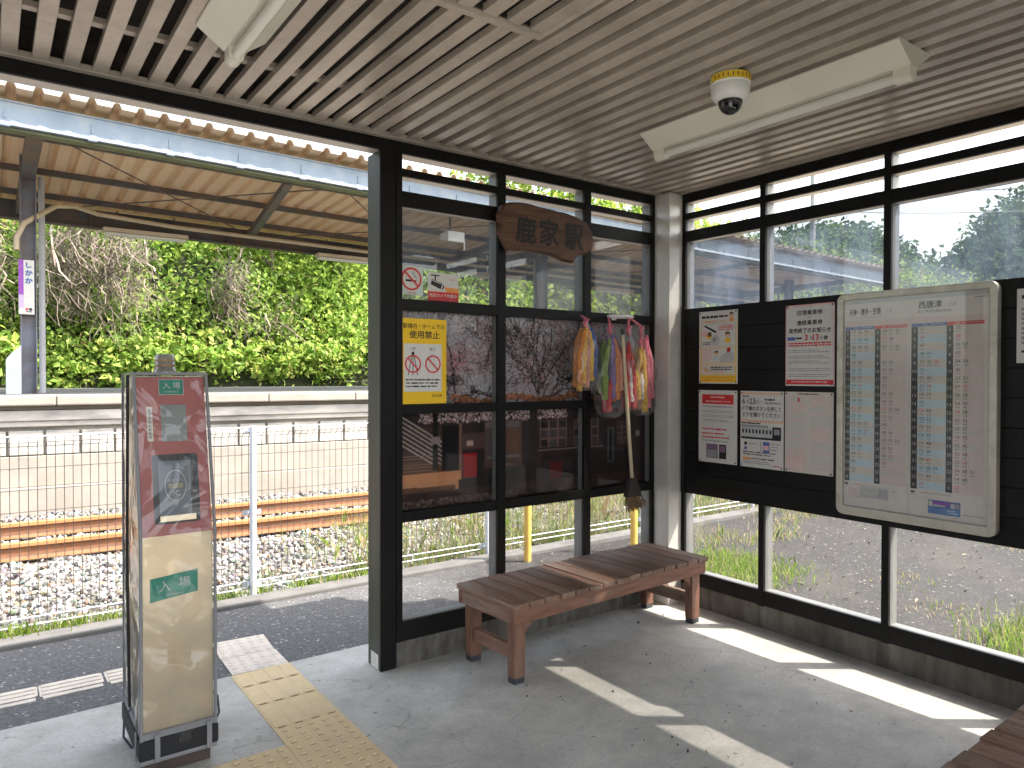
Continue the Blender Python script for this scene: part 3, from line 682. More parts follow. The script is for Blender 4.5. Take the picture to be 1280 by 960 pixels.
wk = [['51'], ['08'], ['47'], ['08', '47'], ['12', '42', '58'], ['31'], ['02', '40'], ['01', '38'], ['14', '33'], ['13'], ['05', '44'], ['03', '22'], ['10', '35'], ['03', '39'], ['10', '48'], ['15', '38'], ['09', '40'], ['01', '38', '59'], ['11', '44'], ['03']]
hd = [['33'], ['08'], ['32', '57'], ['42'], ['04', '54'], ['40'], ['21', '51'], ['07', '32'], ['06', '34'], ['04', '60'], ['04', '38'], ['02', '51'], ['10', '37'], ['14', '42'], ['02', '45'], ['01', '38'], ['21', '34'], ['34', '38', '51'], ['14', '48'], ['22']]
hd[9] = ['04', '50']
block(.006, .034, .170, P_B, P_LB, rows_([3, 3, 3, 1, 2, 2, 2, 2, 2, 2, 2, 2, 3, 3, 2, 2, 2, 1, 1, 0], 3))
block(.172, .203, .342, P_R, P_LP, rows_([3, 2, 3, 0, 2, 2, 1, 1, 2, 2, 3, 2, 1, 2, 3, 2, 2, 1, 0, 0], 4))
block(.364, .396, .535, P_B, P_LB, wk); block(.535, .566, .706, P_R, P_LP, hd)
s.rect(.350, .15, .353, TH, P_LG, 2)
for xo in (.006, .366):
    s.rect(xo, 1.02, xo+.02, 1.03, P_K, 2); s.para(xo, 1.036, xo+.03, 1.042, 1, P_G, 2); s.rect(xo+.05, 1.022, xo+.085, 1.025, P_R, 2); s.para(xo+.09, 1.02, xo+.20, 1.03, 2, P_G, 2, .5); s.para(xo+.06, 1.048, xo+.085, 1.054, 1, P_G, 2)
s.rect(.03, 1.045, .10, 1.10, P_LP, 2); s.rect(.095, 1.03, .25, 1.092, P_LG, 3); s.rect(.108, 1.036, .19, 1.066, P_CR, 4); s.para(.114, 1.041, .184, 1.062, 2, P_G, 5, .6)
for i in range(6): s.rect(.198+i*.008, 1.04, .201+i*.008, 1.085, P_G, 4)
s.para(.268, 1.04, .295, 1.048, 1, P_G, 3)
s.rect(.452, 1.055, .605, 1.125, P_B, 2); s.rect(.452, 1.092, .605, 1.125, flat('mid_blue', (.10, .22, .45)), 3); s.rect(.456, 1.06, .474, 1.088, P_CR, 4); s.rect(.478, 1.062, .555, 1.074, P_P, 4); s.rect(.478, 1.077, .535, 1.086, P_LG, 4); s.rect(.56, 1.062, .58, 1.088, P_LG, 4); s.rect(.583, 1.062, .602, 1.088, P_G, 4); s.para(.545, 1.098, .60, 1.12, 2, P_LB, 4, .6)
s.para(.57, 1.132, .60, 1.139, 1, P_G, 2); s.para(.62, 1.108, .715, 1.115, 1, P_G, 2, .8, 0)
s.build('timetable_sheet', tt)
TG = glass_mat('timetable_acrylic', .018, .97, streak=False, dcol=(.8, .78, .74), vary=.9, spec_ior=1.33)
MB().box(-.0585, -.0555, y1+.034, y0-.034, z0+.046, z1-.034).build('glass_pane', TG, tt)

# ------------------------------------------------------------------ stickers and posters on the back wall
def back_sheet(x0, z1, y=-.0045): return Sheet((x0, y, z1), (1, 0, 0), (0, 0, 1), .0005)
CLR = mat('clear_sticker', (.55, .62, .58), .4, .05, 9)
s = back_sheet(-2.118, 2.212, .046); s.slab(.146, .162, .0008, CLR); s.ring(.073, .073, .064, .011, P_R, 2); s.disc(.073, .073, .053, P_W, 1)
s.rect(.036, .077, .082, .088, P_K, 2); s.rect(.088, .078, .104, .087, P_K, 2)
for a in ((.075, .03, .088, .05), (.088, .05, .095, .065), (.082, .03, .10, .062), (.10, .055, .106, .075)): s.line(*a, .004, P_G, 2)
s.line(.03, .033, .117, .113, .011, P_R, 3); s.text('禁煙', .073, .146, .010, .055, P_R, 2)
tag(centre(s.build('no_smoking_sticker')), 'round red no smoking sticker on the upper left glass pane', 'sticker')
s = back_sheet(-1.94, 2.187, .046); s.slab(.202, .163, .0008, P_W)
s.poly([(.105, .078), (.202, .082), (.202, .115), (.128, .112)], P_O, 1); s.rect(.0, .108, .202, .163, P_R, 2)
s.rect(.018, .012, .075, .019, P_K, 2); s.rect(.043, .018, .052, .045, P_K, 2); s.poly([(.025, .038), (.095, .057), (.083, .093), (.018, .068)], P_K, 2); s.poly([(.03, .043), (.088, .059), (.086, .063), (.028, .047)], P_W, 3); s.poly([(.1, .065), (.107, .067), (.1, .095), (.09, .092)], P_K, 2)
s.text('JR九州', .163, .028, .012, None, P_R, 2); s.text('防犯カメラ作動中', .101, .118, .022, .18, P_W, 3, bold=.01); s.text('Security camera in operation', .101, .147, .009, .178, P_PK, 3)
tag(centre(s.build('camera_sticker')), 'white and red security camera sticker right of the no smoking sticker', 'sticker')
s = back_sheet(-2.1235, 1.916, -.002); BW_, BH_ = .276, .473
s.slab(BW_, BH_, .001, P_Y)
s.text('駅構内・ホームでの', .132, .028, .028, .262, P_K, bold=.008); s.text('使用禁止', .135, .068, .042, .19, P_K, bold=.014)
s.rect(.006, .14, .245, .405, P_W, 1); s.text('三脚', .06, .158, .018, .035, P_K); s.text('脚立', .185, .160, .018, .035, P_K)
for cxx in (.062, .188):
    s.ring(cxx, .252, .050, .0085, P_R, 4); s.line(cxx-.032, .220, cxx+.032, .284, .0085, P_R, 4)
for dx in (-.03, 0, .03): s.line(.062+dx*.15, .195, .062+dx, .315, .0045, P_K, 3)
s.rect(.054, .184, .070, .200, P_K, 3); s.line(.18, .19, .155, .31, .003, P_LG, 3); s.line(.19, .19, .215, .31, .003, P_LG, 3); s.line(.17, .22, .2, .22, .003, P_LG, 3); s.line(.165, .25, .205, .25, .003, P_LG, 3)
s.para(.018, .335, .235, .39, 3, P_K, 2, .5, .1); s.text('JR九州', .215, .422, .017, .062, P_K, 2, bold=.02)
tag(centre(s.build('poster')), 'yellow Japanese prohibition poster with two red crossed circles on the left window', 'poster')

# ------------------------------------------------------------------ photo mural (a printed photograph behind the panes)
def smooth_noise(h, w_, cell, seed):
    q = np.random.default_rng(seed); a = q.random((h//cell+3, w_//cell+3))
    yy = np.arange(h)/cell; xx = np.arange(w_)/cell; yi = yy.astype(int); xi = xx.astype(int); fy = (yy-yi)[:, None]; fx = (xx-xi)[None]
    fy = fy*fy*(3-2*fy); fx = fx*fx*(3-2*fx)
    return (a[yi][:, xi]*(1-fy)+a[yi+1][:, xi]*fy)*(1-fx) + (a[yi][:, xi+1]*(1-fy)+a[yi+1][:, xi+1]*fy)*fx
mx0, mx1, mz0, mz1 = -2.15, -.12, .80, 2.0
px_ = .0038; Wm = int((mx1-mx0)/px_); Hm = int((mz1-mz0)/px_)
im = np.zeros((Hm, Wm, 3)); q = np.random.default_rng(5)
def fb(seed): return .5*smooth_noise(Hm, Wm, 40, seed)+.3*smooth_noise(Hm, Wm, 14, seed+1)+.2*smooth_noise(Hm, Wm, 5, seed+2)
yy, xx = np.mgrid[0:Hm, 0:Wm]
im[:] = np.array([.42, .45, .50])[None, None]*(.8+.3*fb(1))[..., None]
def R(x0, y0, x1, y1, c, a=1.):
    x0, x1 = sorted((int(x0*Wm), int(x1*Wm))); y0, y1 = sorted((int(y0*Hm), int(y1*Hm)))
    im[max(y0, 0):y1, max(x0, 0):x1] = im[max(y0, 0):y1, max(x0, 0):x1]*(1-a) + np.array(c)*a
def stroke(x, y, ang, length, wd, c, depth):
    n = int(length)
    for i in range(n):
        ang += q.normal()*.07; x += math.cos(ang); y -= math.sin(ang); r = max(.6, wd*(1-.6*i/n))
        a, b = int(x), int(y); k = int(math.ceil(r))
        if 0 <= a < Wm and 0 <= b < Hm:
            im[max(0, b-k+1):b+k, max(0, a-k+1):a+k] = c
        if depth and q.random() < .07: stroke(x, y, ang+q.choice([-1, 1])*q.uniform(.4, 1.1), length*q.uniform(.35, .65), r*.6, c, depth-1)
def blossoms(n, xr, yr, pal, rmax, pw=None):
    for i in range(n):
        a = int(q.uniform(*xr)*Wm); b = int(q.uniform(*yr)*Hm); r = q.integers(1, rmax+1)
        c = np.array(pal[q.integers(len(pal))])*q.uniform(.6, 1.15)
        im[max(0, b):b+r, max(0, a):a+r] = c
pk = [(.50, .42, .44), (.56, .50, .50), (.42, .30, .33), (.62, .57, .56), (.36, .28, .30)]
cl = fb(20)
for c_, th in (((.40, .32, .34), .5), ((.30, .22, .24), .6)): im[(cl > th) & (yy < .45*Hm)] = np.array(c_)
blossoms(15000, (0, 1), (0, .47), pk, 2)
for cx_, cy_, n_ in ((.17, .26, 700), (.47, .33, 300), (.05, .2, 250)):
    aa = np.clip(((cx_+q.normal(size=n_)*.035)*Wm).astype(int), 0, Wm-3); bb = np.clip(((cy_+q.normal(size=n_)*.04)*Hm).astype(int), 0, Hm-3)
    for a, b in zip(aa, bb):
        k_ = int(q.integers(1, 3)); im[b:b+k_, a:a+k_] = np.array([.50, .24, .25])*q.uniform(.7, 1.2)
DKB = np.array([.035, .026, .028])
for (x, y, an, le, wd) in ((.34, .45, 2.55, 120, 4), (.20, .47, 1.9, 100, 3), (.50, .50, 1.65, 150, 5), (.52, .40, 2.2, 90, 3), (.56, .42, .9, 110, 3), (.75, .48, 1.5, 120, 3), (.86, .46, 2.0, 100, 2.5), (.65, .4, 1.2, 90, 2), (.3, .3, 1.2, 90, 2.2), (.12, .4, 1.4, 90, 2), (.42, .3, 1.7, 80, 2)):
    stroke(x*Wm, y*Hm, an, le*1.2, wd*.8, DKB, 3)
blossoms(21000, (0, 1), (.03, .46), pk, 1)
gm = (fb(30) > .52) & (yy > .33*Hm) & (yy < .5*Hm); im[gm] *= .45
# lit roof, dark eaves
for i in range(900):
    a = int(q.uniform(.18, 1)*Wm); b = int((.435+.03*q.random()+.012*math.sin(a*.05))*Hm); im[b:b+3, a:a+q.integers(2, 7)] = np.array([.46, .24, .15])*q.uniform(.4, 1.25)
R(0, .485, 1, 1, (.030, .022, .024))
im[int(.485*Hm):] *= (.6+.9*fb(40))[int(.485*Hm):, :, None]
blossoms(1300, (.08, .62), (.49, .56), [(.42, .36, .36), (.5, .44, .42), (.3, .2, .2)], 3)
for i in range(60):     # clapboards
    y = .58+.006*i
    if y < .84: R(.30, y, 1, y+.0022, (.055, .04, .04), .6)
# left: steps with white rails, pole, open doorway, sunlit ground
R(0, .58, .2, .77, (.06, .035, .03)); R(0, .74, .17, .80, (.10, .055, .035))
for k_ in range(7):
    for t_ in np.linspace(0, 1, 260):
        a = int((-.0+t_*.17)*Wm); b = int((.50+k_*.022+t_*.17)*Hm)
        if b < .76*Hm and a < Wm*.155: im[b:b+2, a:a+1] = (.30, .27, .26)
for k_ in range(6): R(.0, .715+k_*.014, .13, .7175+k_*.014, (.22, .14, .10))
R(.0, .80, .22, .845, (.40, .21, .11)); R(.0, .845, .21, .89, (.36, .20, .11)); 
for i in range(int(.2*Wm)): im[int((.865+.25*max(0, i/Wm-.04)*-.1)*Hm+i*.02):int(.89*Hm), i] = im[int((.865+.25*max(0, i/Wm-.04)*-.1)*Hm+i*.02):int(.89*Hm), i]*.3
R(.155, .58, .215, .795, (.012, .010, .012)); R(.213, .57, .222, .80, (.18, .11, .09)); R(.125, .49, .142, .79, (.014, .012, .013)); R(.12, .63, .148, .665, (.20, .17, .17))
R(.225, .72, .275, .84, (.23, .012, .018)); R(.22, .62, .30, .70, (.085, .055, .05)); R(.238, .66, .262, .685, (.36, .27, .23))
R(.30, .56, .44, .80, (.10, .065, .055)); R(.305, .57, .365, .60, (.15, .13, .13)); R(.375, .57, .43, .60, (.13, .12, .13)); R(.305, .61, .365, .76, (.09, .075, .08)); R(.375, .61, .43, .72, (.12, .07, .05)); R(.31, .745, .43, .757, (.15, .14, .14))
def windows(x0, y0, x1, y1, nx_, ny_):
    R(x0, y0, x1, y1, (.15, .10, .085))
    for i in range(nx_):
        for j in range(ny_):
            dx = (x1-x0)/nx_; dy = (y1-y0)/ny_; v = q.uniform(.25, 1)
            R(x0+i*dx+dx*.1, y0+j*dy+dy*.1, x0+(i+1)*dx-dx*.1, y0+(j+1)*dy-dy*.1, np.array([.07, .06, .07])*v)
windows(.51, .575, .62, .72, 3, 3); windows(.65, .575, .76, .72, 3, 3); windows(.845, .60, .91, .73, 3, 4)
R(.665, .57, .72, .605, (.24, .15, .12)); R(.49, .73, .78, .738, (.13, .11, .11)); R(.55, .80, .60, .92, (.10, .018, .02)); R(.80, .63, .83, .83, (.09, .10, .10)); R(.808, .64, .823, .825, (.02, .02, .022)); R(.935, .66, .955, .69, (.2, .2, .22))
R(.47, .50, .50, .80, (.028, .02, .02))
R(0, .89, 1, 1, (.05, .036, .034)); im[int(.89*Hm):] *= (.3+1.2*fb(60))[int(.89*Hm):, :, None]
for i in range(500):
    a = int(q.random()*.42*Wm); b = int((.925+.05*q.random())*Hm); im[b:b+2, a:a+q.integers(2, 6)] = np.array([.16, .12, .11])*q.uniform(.3, 1.2)
im[:int(.48*Hm)] = (im[:int(.48*Hm)]*1.2)**1.45*np.array([.95, 1, 1.02]); im[int(.48*Hm):] = (im[int(.48*Hm):]*1.5)**1.22
lt = (xx > .84*Wm) & (yy < .36*Hm); im[lt] = im[lt]*.35 + np.array([.36, .42, .40])*.65
im[1:-1, 1:-1] = .46*im[1:-1, 1:-1] + .135*(im[:-2, 1:-1]+im[2:, 1:-1]+im[1:-1, :-2]+im[1:-1, 2:])   # as soft as a big enlargement
im = np.clip(im*q.uniform(.9, 1.1, im.shape[:2])[..., None]*np.array([1.0, .95, .92]), .004, .8)
V = np.stack([mx0+(xx+.5)*px_, np.full(xx.shape, .064), mz1-(yy+.5)*px_], -1).reshape(-1, 3)
idx = (yy*Wm+xx); F = np.stack([idx[:-1, :-1], idx[1:, :-1], idx[1:, 1:], idx[:-1, 1:]], -1).reshape(-1, 4)
mu = thing('photo_mural', (-1.13, .07, .8), 'large dark photograph of an old wooden station under blossom trees behind the back windows', 'photo print')
Vl = V - np.array([-1.13, .07, .8])
np_mesh('print', Vl, F, PRINT, im.reshape(-1, 3), mu)
MB().box(mx0, mx1, .0655, .069, mz0+.004, mz1-.004).build('backing_sheet', P_K, mu)

# ------------------------------------------------------------------ wooden name board
nbw = thing('wooden_name_board', (-1.15, -.07, 2.31), 'rough brown wooden slab with three carved characters hung above the back window', 'name board')
pts = [(-1.500, 2.405), (-1.525, 2.44), (-1.520, 2.50), (-1.532, 2.545), (-1.505, 2.60), (-1.455, 2.632), (-1.33, 2.640), (-1.18, 2.632), (-1.02, 2.622), (-.90, 2.606), (-.83, 2.575), (-.786, 2.525), (-.778, 2.470), (-.792, 2.415), (-.835, 2.385), (-.90, 2.372), (-.93, 2.350), (-.955, 2.315), (-1.02, 2.325), (-1.12, 2.348), (-1.26, 2.358), (-1.38, 2.350), (-1.46, 2.345)]
pp = []
for i, p in enumerate(pts):
    r_ = pts[(i+1) % len(pts)]
    for t_ in (0, .34, .67): pp.append((p[0]+(r_[0]-p[0])*t_+random.uniform(-.004, .004), p[1]+(r_[1]-p[1])*t_+random.uniform(-.004, .004)))
sb = MB(); n = len(pp); c_ = (-1.15, 2.48)
def sc_(k_): return [(c_[0]+(x-c_[0])*k_, c_[1]+(z-c_[1])*(1-(1-k_)*1.6)) for x, z in pp]
vs = [(x, -.032, z) for x, z in pp] + [(x, -.062, z) for x, z in pp] + [(x, -.075, z) for x, z in sc_(.965)]
sb.add(vs, [(k_*n+i, k_*n+(i+1) % n, (k_+1)*n+(i+1) % n, (k_+1)*n+i) for k_ in range(2) for i in range(n)], 0, False)
sb.add(vs, [tuple(range(2*n, 3*n)), tuple(range(n))[::-1]], 0)
sb.build('slab', mat('name_board_wood', (.085, .038, .02), .6, .45, 5, 7, bump=.5, bscale=9, stretch=(.8, 3, 7), col2=(.19, .085, .04), scale2=3, fac2=(.5, .7)), nbw)
s = Sheet((-1.53, -.0765, 2.64), (1, 0, 0), (0, 0, 1))
for ch, x, y in (('鹿', .195, .085), ('家', .375, .082), ('駅', .575, .085)): s.text(ch, x, y, .155, .145, mat('ink', (.008, .006, .005), .6, .1, 9), 1, bold=.022)
s.build('lettering', nbw)

# ------------------------------------------------------------------ ring hanger, bags, broom
rh = thing('ring_hanger', (-.55, -.05, 1.98), 'white ring hanger fixed to the back window rail holding four plastic bags', 'hanger')
rg = MB(); rg.tube([(-.54+.098*math.cos(a), -.07+.06*math.sin(a), 1.995) for a in np.linspace(0, 2*math.pi, 33)], .009, 8); rg.build('ring', WHITEP, rh)
MB().box(-.56, -.52, -.012, -.0035, 1.975, 2.01).build('bracket', WHITEP, rh)
FILM = glass_mat('clear_bag_film', .09, .96, streak=False, dcol=(.9, .9, .92), rough=.12, vary=.8, spec_ior=1.55)
cols_b = {k_: mat('garland_' + k_, c, .6, .25, 40, bump=.8, bscale=120) for k_, c in dict(yellow=(.70, .42, .06), orange=(.62, .22, .05), pink=(.62, .15, .20), red=(.50, .035, .04), blue=(.05, .10, .34), purple=(.20, .13, .32), green=(.20, .28, .07), white=(.68, .62, .60), salmon=(.62, .28, .20)).items()}
def bag(x, top, bot, wd, strands, hook, label, tilt=0., y=-.095):
    strands = [st_ for st_ in strands for _ in (0, 1)]; wd *= 1.12
    t = thing('plastic_bag', (x, y, bot), label, 'plastic bag', 'bags of paper garlands on the ring hanger')
    n = len(strands)
    for i, (c, l0, l1) in enumerate(strands):
        f = (i+.5)/n-.5; st = MB(); pts = []; rs = []
        za = top-.05-l0; zb = bot+l1+random.uniform(-.03, .03)
        for k_ in range(15):
            u = k_/14; z = za+(zb-za)*u
            pts.append((x + f*wd*.78*(.35+.65*min(1, u*2.2)) + tilt*u + random.uniform(-.002, .002), y+((i % 2)-.5)*.055 + random.uniform(-.003, .003), z))
            rs.append(wd/n*1.0*(.5+.5*min(1, u*4))*random.uniform(.78, 1.15))
        st.tube(pts, rs, 9, sm=True); st.build('paper_garland', cols_b[c], t)
    fm = MB(); ring = []; m_ = 22; lv = 18
    for j in range(lv+1):
        u = j/lv; z = top-(top-bot+.02)*u
        wv = wd*.5*(.10+.92*min(1, (u*2.3))**.8)*(1.06 if u < .9 else 1.06-.55*((u-.9)/.1)**2)
        dv = .062*(.14+.9*min(1, u*2.6))*(1 if u < .9 else 1-.6*((u-.9)/.1)**2)
        for k_ in range(m_):
            a = 2*math.pi*k_/m_; wob = 1+.10*math.sin(3*a+9*u+x*20)+.07*math.sin(7*a-14*u)+random.uniform(-.03, .03)
            ring.append((x+tilt*u+wv*wob*math.cos(a), y+dv*wob*math.sin(a), z))
    fm.add(ring, [(j*m_+k_, j*m_+(k_+1) % m_, (j+1)*m_+(k_+1) % m_, (j+1)*m_+k_) for j in range(lv) for k_ in range(m_)], 0, True)
    fm.build('clear_film', FILM, t)
    nk = MB(); nk.tube([hook, (x, y, top+.012), (x, y, top-.03), (x+.006, y, top-.055)], [.007, .010, .016, .012], 8); nk.tube([(x-.03, y-.004, top-.02), (x, y-.012, top-.01), (x+.028, y, top+.006)], .006, 6)
    nk.build('red_tie', cols_b['pink'], t)
bag(-.875, 1.955, 1.525, .185, [('orange', .01, .03), ('yellow', 0, .0), ('salmon', .0, .02), ('yellow', .02, .03), ('blue', .0, .06)], (-.845, -.02, 1.99), 'plastic bag of orange, yellow and blue paper garlands, leftmost of the four', .0)
bag(-.665, 1.925, 1.345, .200, [('green', .04, .12), ('red', .3, .02), ('purple', .01, .13), ('orange', .03, .1), ('salmon', .06, .14)], (-.635, -.055, 1.985), 'plastic bag of green, purple and orange garlands, with the broom handle before it', .012, -.10)
bag(-.510, 1.925, 1.390, .135, [('red', .05, .01), ('white', .22, .03), ('red', .12, .02), ('yellow', .2, .1)], (-.515, -.125, 1.985), 'plastic bag of dark red and white garlands, third from the left', .025, -.115)
bag(-.365, 1.925, 1.350, .185, [('yellow', .08, .07), ('white', .25, .10), ('yellow', .1, .03), ('pink', .02, .06), ('pink', .0, .12)], (-.447, -.075, 1.985), 'plastic bag of pink and yellow garlands, nearest the corner column', .02, -.09)
br = thing('broom', (-.49, -.15, .69), 'small worn broom with pale handle hanging below the plastic bags', 'broom')
MB().tube([(-.612, -.165, 1.87), (-.555, -.155, 1.35), (-.505, -.15, .905)], [.011, .0125, .0125], 12).build('handle', mat('pale_wood_handle', (.55, .45, .30), .5, .1, 5, stretch=(6, 6, .5)), br)
MB().tube([(-.6155, -.1655, 1.905), (-.6115, -.165, 1.868)], .014, 12).build('handle_cap', RUBBER, br)
hd_ = MB(); hd_.hexa([(-.565, -.175, .80), (-.435, -.175, .80), (-.435, -.125, .80), (-.565, -.125, .80), (-.53, -.168, .925), (-.475, -.168, .925), (-.475, -.132, .925), (-.53, -.132, .925)])
hd_.build('head', mat('broom_head', (.035, .03, .028), .7, .2, 20), br, bevel=.004)
bs = MB()
for i in range(150):
    a, b = random.random(), random.random(); xa = -.56+.12*a; xb = -.545+.15*a+random.uniform(-.012, .012)
    bs.tube([(xa, -.17+.04*b, .815), (xb, -.175+.05*b, .70+.035*a+random.uniform(-.015, .025))], .0026, 4, cap=False)
bs.build('bristles', mat('bristle', (.24, .15, .085), .8, .4, 30), br)

# ------------------------------------------------------------------ ticket validator in its clear cover
tv = thing('ticket_validator', (-3.34, -.18, 0), 'tall red and beige ticket validator in a clear plastic cover standing in the doorway', 'ticket machine')
xa, xb = -3.474, -3.202
MACH = mat('validator_beige', (.56, .46, .32), .36, .14, 2.6, col2=(.42, .38, .30), scale2=3, bump=.05, metal=.8)
side = MB(); side.extr([(-.385, .115), (.02, .115), (.02, 1.595), (-.24, 1.595), (-.385, .955)], 'x', xa+.006, xb-.006)
side.build('cabinet', MACH, tv, bevel=.004)
MB().box(xa+.012, xb-.012, -.378, .0, 0, .114).build('plinth', mat('dark_brown_plinth', (.05, .032, .025), .6, .3, 12), tv, bevel=.003)
lab = Sheet((-3.30, -.379, .075), (1, 0, 0), (0, 0, 1)); lab.slab(.045, .028, .001, P_W); lab.para(.005, .006, .04, .022, 2, P_K, 1); lab.build('small_label', tv)
upv = Vector((0, .145, .64)).normalized()
REDP = mat('validator_red', (.33, .088, .078), .45, .06, 3)
s = Sheet((xa+.004, -.2425, 1.592), (1, 0, 0), upv, .0008); Wp = xb-xa-.008; Hp = .652
s.slab(Wp, Hp, .004, REDP)
def gsign(s, x0, y0, x1, y1, k=2):
    s.rect(x0-.002, y0-.002, x1+.002, y1+.002, P_LG, k-1); s.rect(x0, y0, x1, y1, P_GR, k); w_ = x1-x0; h = y1-y0
    s.text('入', x0+w_*.30, y0+h*.16, h*.46, None, P_LG, k+1); s.text('場', x0+w_*.73, y0+h*.16, h*.46, None, P_LG, k+1); s.text('ENTRANCE', x0+w_*.5, y0+h*.76, h*.12, None, P_LG, k+1)
gsign(s, .088, .012, .180, .074)
s.rect(.089, .118, .187, .272, mat('lcd_grey', (.16, .18, .165), .25, .06, 5), 2)
s.rect(.036, .125, .058, .268, P_CR, 2)
for i in range(8): s.rect(.042, .135+i*.016, .052, .146+i*.016, P_G, 3)
rr_ = rrect(.048, .222, .325, .607, .014, 4); s.poly([(a, b) for a, b in rr_][::-1], mat('reader_recess', (.022, .022, .025), .5, .1, 6), 2)
s.rect(.07, .575, .205, .598, MACH, 3); s.poly([(.07, .352), (.190, .352), (.190, .575), (.070, .575)], mat('reader_face', (.085, .10, .115), .35, .1, 6), 4)
ov = [(.132+.040*math.cos(a), .455+(.062 if True else 0)*math.sin(a)) for a in np.linspace(0, 2*math.pi, 37)]
for i in range(36): s.line(*ov[i], *ov[i+1], .003, P_LG, 6)
s.text('ICカード', .132, .428, .011, .05, P_LG, 6); s.rect(.105, .446, .160, .466, flat('dull_gold', (.30, .27, .18)), 6); s.text('IC', .135, .476, .02, None, P_LG, 6)
s.build('front_panel', tv)
s = Sheet((xa+.004, -.3875, .95), (1, 0, 0), (0, 0, 1), .0008); s.slab(Wp, .83, .003, MACH)
gx0, gy0 = .028, .150
s.poly([(gx0, gy0+.012), (gx0+.178, gy0-.006), (gx0+.178, gy0+.085), (gx0, gy0+.105)], P_GR, 2)
s.text('入', gx0+.055, gy0+.026, .042, None, P_LG, 3); s.text('場', gx0+.128, gy0+.018, .042, None, P_LG, 3); s.text('ENTRANCE', gx0+.093, gy0+.078, .009, None, P_LG, 3)
s.build('lower_panel', tv)
lp = MB(); lp.lathe([(.046, 0), (.046, .012), (.040, .016), (.040, .07), (.036, .078), (.0, .08)], (-3.335, -.12, 1.612), 24, 0)
lp.lathe([(.041, .026), (.0415, .03), (.041, .034)], (-3.335, -.12, 1.612), 24, 1); lp.lathe([(.041, .048), (.0415, .052), (.041, .056)], (-3.335, -.12, 1.612), 24, 1)
lp.build('beacon', [mat('beacon_grey', (.24, .22, .19), .2, .2, 12, spec=.8), mat('dull_amber', (.33, .21, .10), .3, .2, 9)], tv)
# cover
VINYL = glass_mat('clear_vinyl', .03, .95, streak=False, dcol=(.85, .84, .80), rough=.09, vary=.95, spec_ior=1.52)
m = VINYL; n_, l_ = m.node_tree.nodes, m.node_tree.links
gl_ = [x for x in n_ if x.type == 'BSDF_GLOSSY'][0]; tc_ = n_.new('ShaderNodeTexCoord'); nz_ = n_.new('ShaderNodeTexNoise'); nz_.inputs['Scale'].default_value = 3.2; nz_.inputs['Detail'].default_value = 1.5; nz_.inputs['Distortion'].default_value = 1.4
bp_ = n_.new('ShaderNodeBump'); bp_.inputs['Strength'].default_value = 1.; bp_.inputs['Distance'].default_value = .06
l_.new(tc_.outputs['Object'], nz_.inputs['Vector']); l_.new(nz_.outputs[0], bp_.inputs['Height']); l_.new(bp_.outputs[0], gl_.inputs['Normal'])
cxa, cxb = xa-.003, xb+.003
def vfront(z): return -.403 if z < .955 else -.403+(z-.955)/.64*.145
cv = MB(); NU, NV = 16, 70; vs = []
for j in range(NV+1):
    z = .12+(1.605-.12)*j/NV
    for i in range(NU+1):
        u = i/NU; e = math.sin(math.pi*u)
        d = e*(.007*math.sin(5.3*u+7*z)+.006*math.sin(9*u-11*z+1)+.005*math.sin(23*z+4*u))
        vs.append((cxa+(cxb-cxa)*u, vfront(z)+d, z))
cv.add(vs, [(j*(NU+1)+i, j*(NU+1)+i+1, (j+1)*(NU+1)+i+1, (j+1)*(NU+1)+i) for j in range(NV) for i in range(NU)], 0, True)
for xs in (cxa, cxb):
    vs = []
    for j in range(41):
        z = .12+(1.605-.12)*j/40
        for i in range(9):
            u = i/8; vs.append((xs+(.008*math.sin(7*z+5*u)*math.sin(math.pi*u))*(1 if xs > -3.3 else -1), vfront(z)+(.035-vfront(z))*u, z))
    cv.add(vs, [(j*9+i, j*9+i+1, (j+1)*9+i+1, (j+1)*9+i) for j in range(40) for i in range(8)], 0, True)
cv.add([(cxa, -.257, 1.606), (cxb, -.257, 1.606), (cxb, .035, 1.606), (cxa, .035, 1.606)], [(0, 1, 2, 3)], 0)
cvo = cv.build('clear_cover', VINYL, tv)
PIPE = mat('grey_piping', (.20, .20, .21), .45, .08, 8)
pi_ = MB()
for xs in (cxa, cxb):
    pi_.tube([(xs, vfront(.12), .10), (xs, vfront(.955), .955), (xs, vfront(1.6), 1.605)], .0065, 8)
    pi_.tube([(xs, vfront(1.6), 1.606), (xs, .035, 1.606), (xs, .035, .10)], .006, 8)
pi_.tube([(cxa, vfront(1.6), 1.606), (cxb, vfront(1.6), 1.606)], .0065, 8)
pi_.build('cover_piping', PIPE, cvo)
zp = MB(); zp.tube([(cxa-.004, -.14, .2), (cxa-.010, -.13, .8), (cxa-.004, -.13, 1.6)], .0065, 6); zp.build('zip', mat('zip_black', (.015, .015, .016), .6, .2, 20), cvo)
MB().box(cxa-.002, cxb+.002, vfront(.1)-.004, .036, .158, .182).build('cover_hem', PIPE, cvo)
st = MB(); st.box(cxa-.010, cxb+.010, vfront(.1)-.012, .045, .078, .157); st.build('strap', mat('black_webbing', (.012, .012, .013), .8, .2, 60, bump=.2), tv, bevel=.008)
MB().box(cxa-.005, cxb+.005, vfront(.1)-.006, .040, .060, .0775).build('lower_hem', PIPE, tv, bevel=.004)
for xs in (cxa+.055, cxb-.028): MB().box(xs-.010, xs+.010, vfront(.1)-.0175, vfront(.1)-.0125, .066, .178).build('strap_loop', PIPE, tv, bevel=.002)
MB().box(cxa-.0155, cxa-.0105, -.36, -.34, .066, .178).build('strap_loop', PIPE, tv, bevel=.002)
cb = MB()
